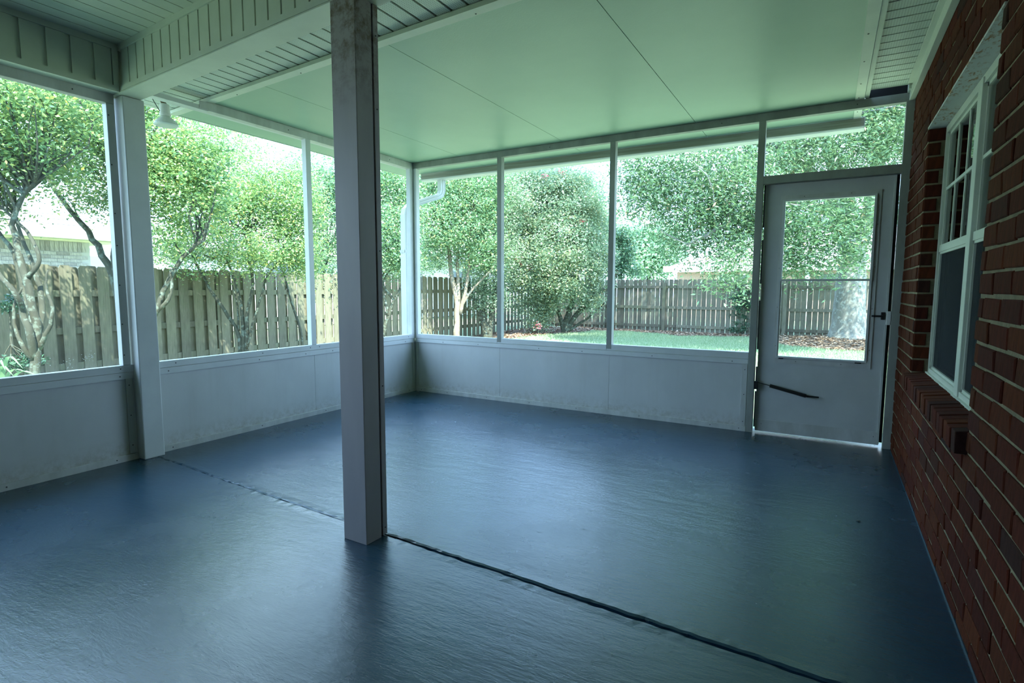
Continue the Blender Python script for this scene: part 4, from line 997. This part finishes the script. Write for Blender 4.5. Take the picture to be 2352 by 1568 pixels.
# strap-leaved plant at the foot of the near opening
d = 5.0
c = W(-10, 900, d)
sp_ = empty('strap_leaf_plant', (c[0], c[1], GZ), 'arching green strap-leaved plant at the sill below the nearest myrtle', 'plant')
for k, (tipx, tipy, mx_, my_) in enumerate([(52, 845, 20, 818), (30, 862, 5, 840), (68, 856, 30, 848), (-30, 850, -20, 820), (12, 850, -2, 826), (85, 862, 50, 852), (-60, 860, -40, 840)]):
    P = smooth_path([np.array(W(-10+k, 985, d)), np.array(W((mx_-10)/2, (my_+940)/2-10, d)), np.array(W(mx_, my_, d-0.05)), np.array(W(tipx, tipy, d-0.1))], 12)
    b = B(); vs = []
    for i, q in enumerate(P):
        w_ = 0.016*math.sin(math.pi*(0.12+0.86*i/11)); vs += [q+np.array([0.3*w_, w_, 0]), q+np.array([0, 0, -0.006]), q-np.array([0.3*w_, w_, 0])]
    b.add(vs, [(i*3+j, i*3+j+1, i*3+j+4, i*3+j+3) for i in range(11) for j in range(2)])
    b.build('leaf', LEAF_G, sp_, smooth=True)

# ------------------------------------------------------------------ neighbouring houses
hx = -13.0
h1 = empty('neighbour_house', (-16, 0, GZ), 'whitewashed brick house with pale hip roof beyond the left fence', 'house')
HZ = 2.02
box('wall', plain('pale_mortar', (0.62, 0.61, 0.60, 1), None, 0.9), h1, -19, hx-0.012, -6, 5.40, GZ, HZ)
def wb_mesh(l, h):
    b = B().box(-0.014, 0.0, -l/2, l/2, -h/2, h/2); m = bpy.data.meshes.new('brick'); m.from_pydata([(-x, y, z) for x, y, z in b.v], [], [f[::-1] for f in b.f]); m.update(); m.materials.append(WBRICK); return m
WB = wb_mesh(0.196, 0.058); WS = wb_mesh(0.062, 0.196)
yy = 1.2
while yy < 5.34: put(WS, (hx-0.013, yy, HZ-0.10), h1, 'brick'); yy += 0.0745
for k in range(9):
    zc = HZ-0.24-k*0.068; yy = 1.2+(k % 2)*0.104
    while yy < 5.34: put(WB, (hx-0.013, yy, zc), h1, 'brick'); yy += 0.208
box('soffit', CREAM, h1, -19.4, -12.5, -6.4, 5.85, HZ, HZ+0.05)
box('gutter', WHITEP, h1, -12.5, -12.36, -6.4, 5.95, HZ+0.02, HZ+0.24)
b = B(); e0, e1, e2, e3 = -12.45, -20.5, -6.5, 5.92
rx_, rz_, ra, rb_ = -16.4, HZ+1.75, -2.0, 1.9
b.add([(e0, e2, HZ+0.18), (e0, e3, HZ+0.18), (e1, e3, HZ+0.18), (e1, e2, HZ+0.18), (rx_, ra, rz_), (rx_, rb_, rz_)], [(0, 1, 5, 4), (1, 2, 5), (2, 3, 4, 5), (3, 0, 4), (3, 2, 1, 0)])
b.build('roof', SHINGLE, h1)
for k in range(1, 13):     # shingle courses on the slope that faces the yard
    t = k/13; z = HZ+0.185+(rz_-HZ-0.18)*t; x = e0+(rx_-e0)*t; ya = e2+(ra-e2)*t; yb = e3+(rb_-e3)*t
    b = B(); b.box(x-0.02, x+0.02, ya, yb, z-0.005, z+0.018); b.build('shingle_course', SHINGLE, h1)
wg = box('rear_wing_wall', WHITEP, h1, -19, -15.0, 5.4, 8.0, GZ, 1.95); box('rear_wing_gutter', WHITEP, h1, -14.6, -14.45, 5.9, 8.3, 1.95, 2.15)
box('rear_window', plain('blue_grey_glass', (0.25, 0.28, 0.33, 1), None, 0.2), h1, -14.99, -14.95, 5.6, 6.6, 1.0, 1.85)
h2 = empty('neighbour_house', (-17, 18, GZ), 'long white house glimpsed through leaves above the left fence', 'house')
box('wall', WHITEP, h2, -22, -16.5, 10, 26, GZ, 2.3)
b = B(); b.add([(-16.0, 9.5, 2.3), (-16.0, 26.5, 2.3), (-22.5, 26.5, 2.3), (-22.5, 9.5, 2.3), (-19.2, 12.5, 4.0), (-19.2, 23.5, 4.0)], [(0, 1, 5, 4), (1, 2, 5), (2, 3, 4, 5), (3, 0, 4), (3, 2, 1, 0)])
b.build('roof', SHINGLE, h2)
for yy in (12, 15.5, 19, 22.5): box('window', plain('dark_pane', (0.2, 0.22, 0.26, 1), None, 0.2), h2, -16.5, -16.46, yy, yy+1.1, 0.9, 2.0)
d = 27
p0 = W(1555, 640, d)
h3 = empty('neighbour_house', (p0[0]+6, p0[1]+4, GZ), 'pinkish brick house with white roof beyond the back fence', 'house')
hx0, hy0 = p0[0], p0[1]
box('wall', PEACH, h3, hx0, hx0+16, hy0, hy0+8, GZ, 1.95)
box('eave_board', WHITEP, h3, hx0-0.55, hx0+16.5, hy0-0.55, hy0-0.42, 1.95, 2.22)
b = B(); b.add([(hx0-0.5, hy0-0.5, 2.15), (hx0+16.5, hy0-0.5, 2.15), (hx0+16.5, hy0+8.5, 2.15), (hx0-0.5, hy0+8.5, 2.15), (hx0+4, hy0+4, 4.1), (hx0+12, hy0+4, 4.1)], [(0, 1, 5, 4), (1, 2, 5), (2, 3, 4, 5), (3, 0, 4), (3, 2, 1, 0)])
b.build('roof', SHINGLE, h3)
for k in range(3): box('porch_column', WHITEP, h3, hx0+3.6+k*2.0, hx0+3.78+k*2.0, hy0-0.35, hy0-0.17, GZ, 1.95)
for k in range(3): box('window', plain('far_pane', (0.16, 0.2, 0.18, 1), None, 0.2), h3, hx0+2.0+k*4, hx0+3.2+k*4, hy0-0.03, hy0, 0.7, 1.8)

# small dry leaf bits on the floor near the brick wall
for k, (px, py) in enumerate([(2013, 1079), (1972, 1197), (2080, 1110)]):
    r = RCW @ _ray_cam(px, py); t = -CH/r[2]; c = CAMP+r*t
    b = B(); s_ = 0.012
    b.add([(c[0]-s_, c[1], 0.002), (c[0], c[1]-s_*0.5, 0.006), (c[0]+s_, c[1], 0.003), (c[0], c[1]+s_*0.5, 0.007), (c[0], c[1], 0.0005)], [(0, 1, 3), (1, 2, 3), (0, 4, 1), (1, 4, 2), (2, 4, 3), (3, 4, 0)])
    o = b.build('dry_leaf', BARK, None, loc=(c[0], c[1], 0))
    tag(o, ['dark dry leaf scrap on the floor, the one closest to the door', 'tiny dark scrap on the open floor left of the brick wall', 'tiny dark scrap right beside the foot of the brick wall'][k], 'leaf', 'dry leaf scraps on the floor')
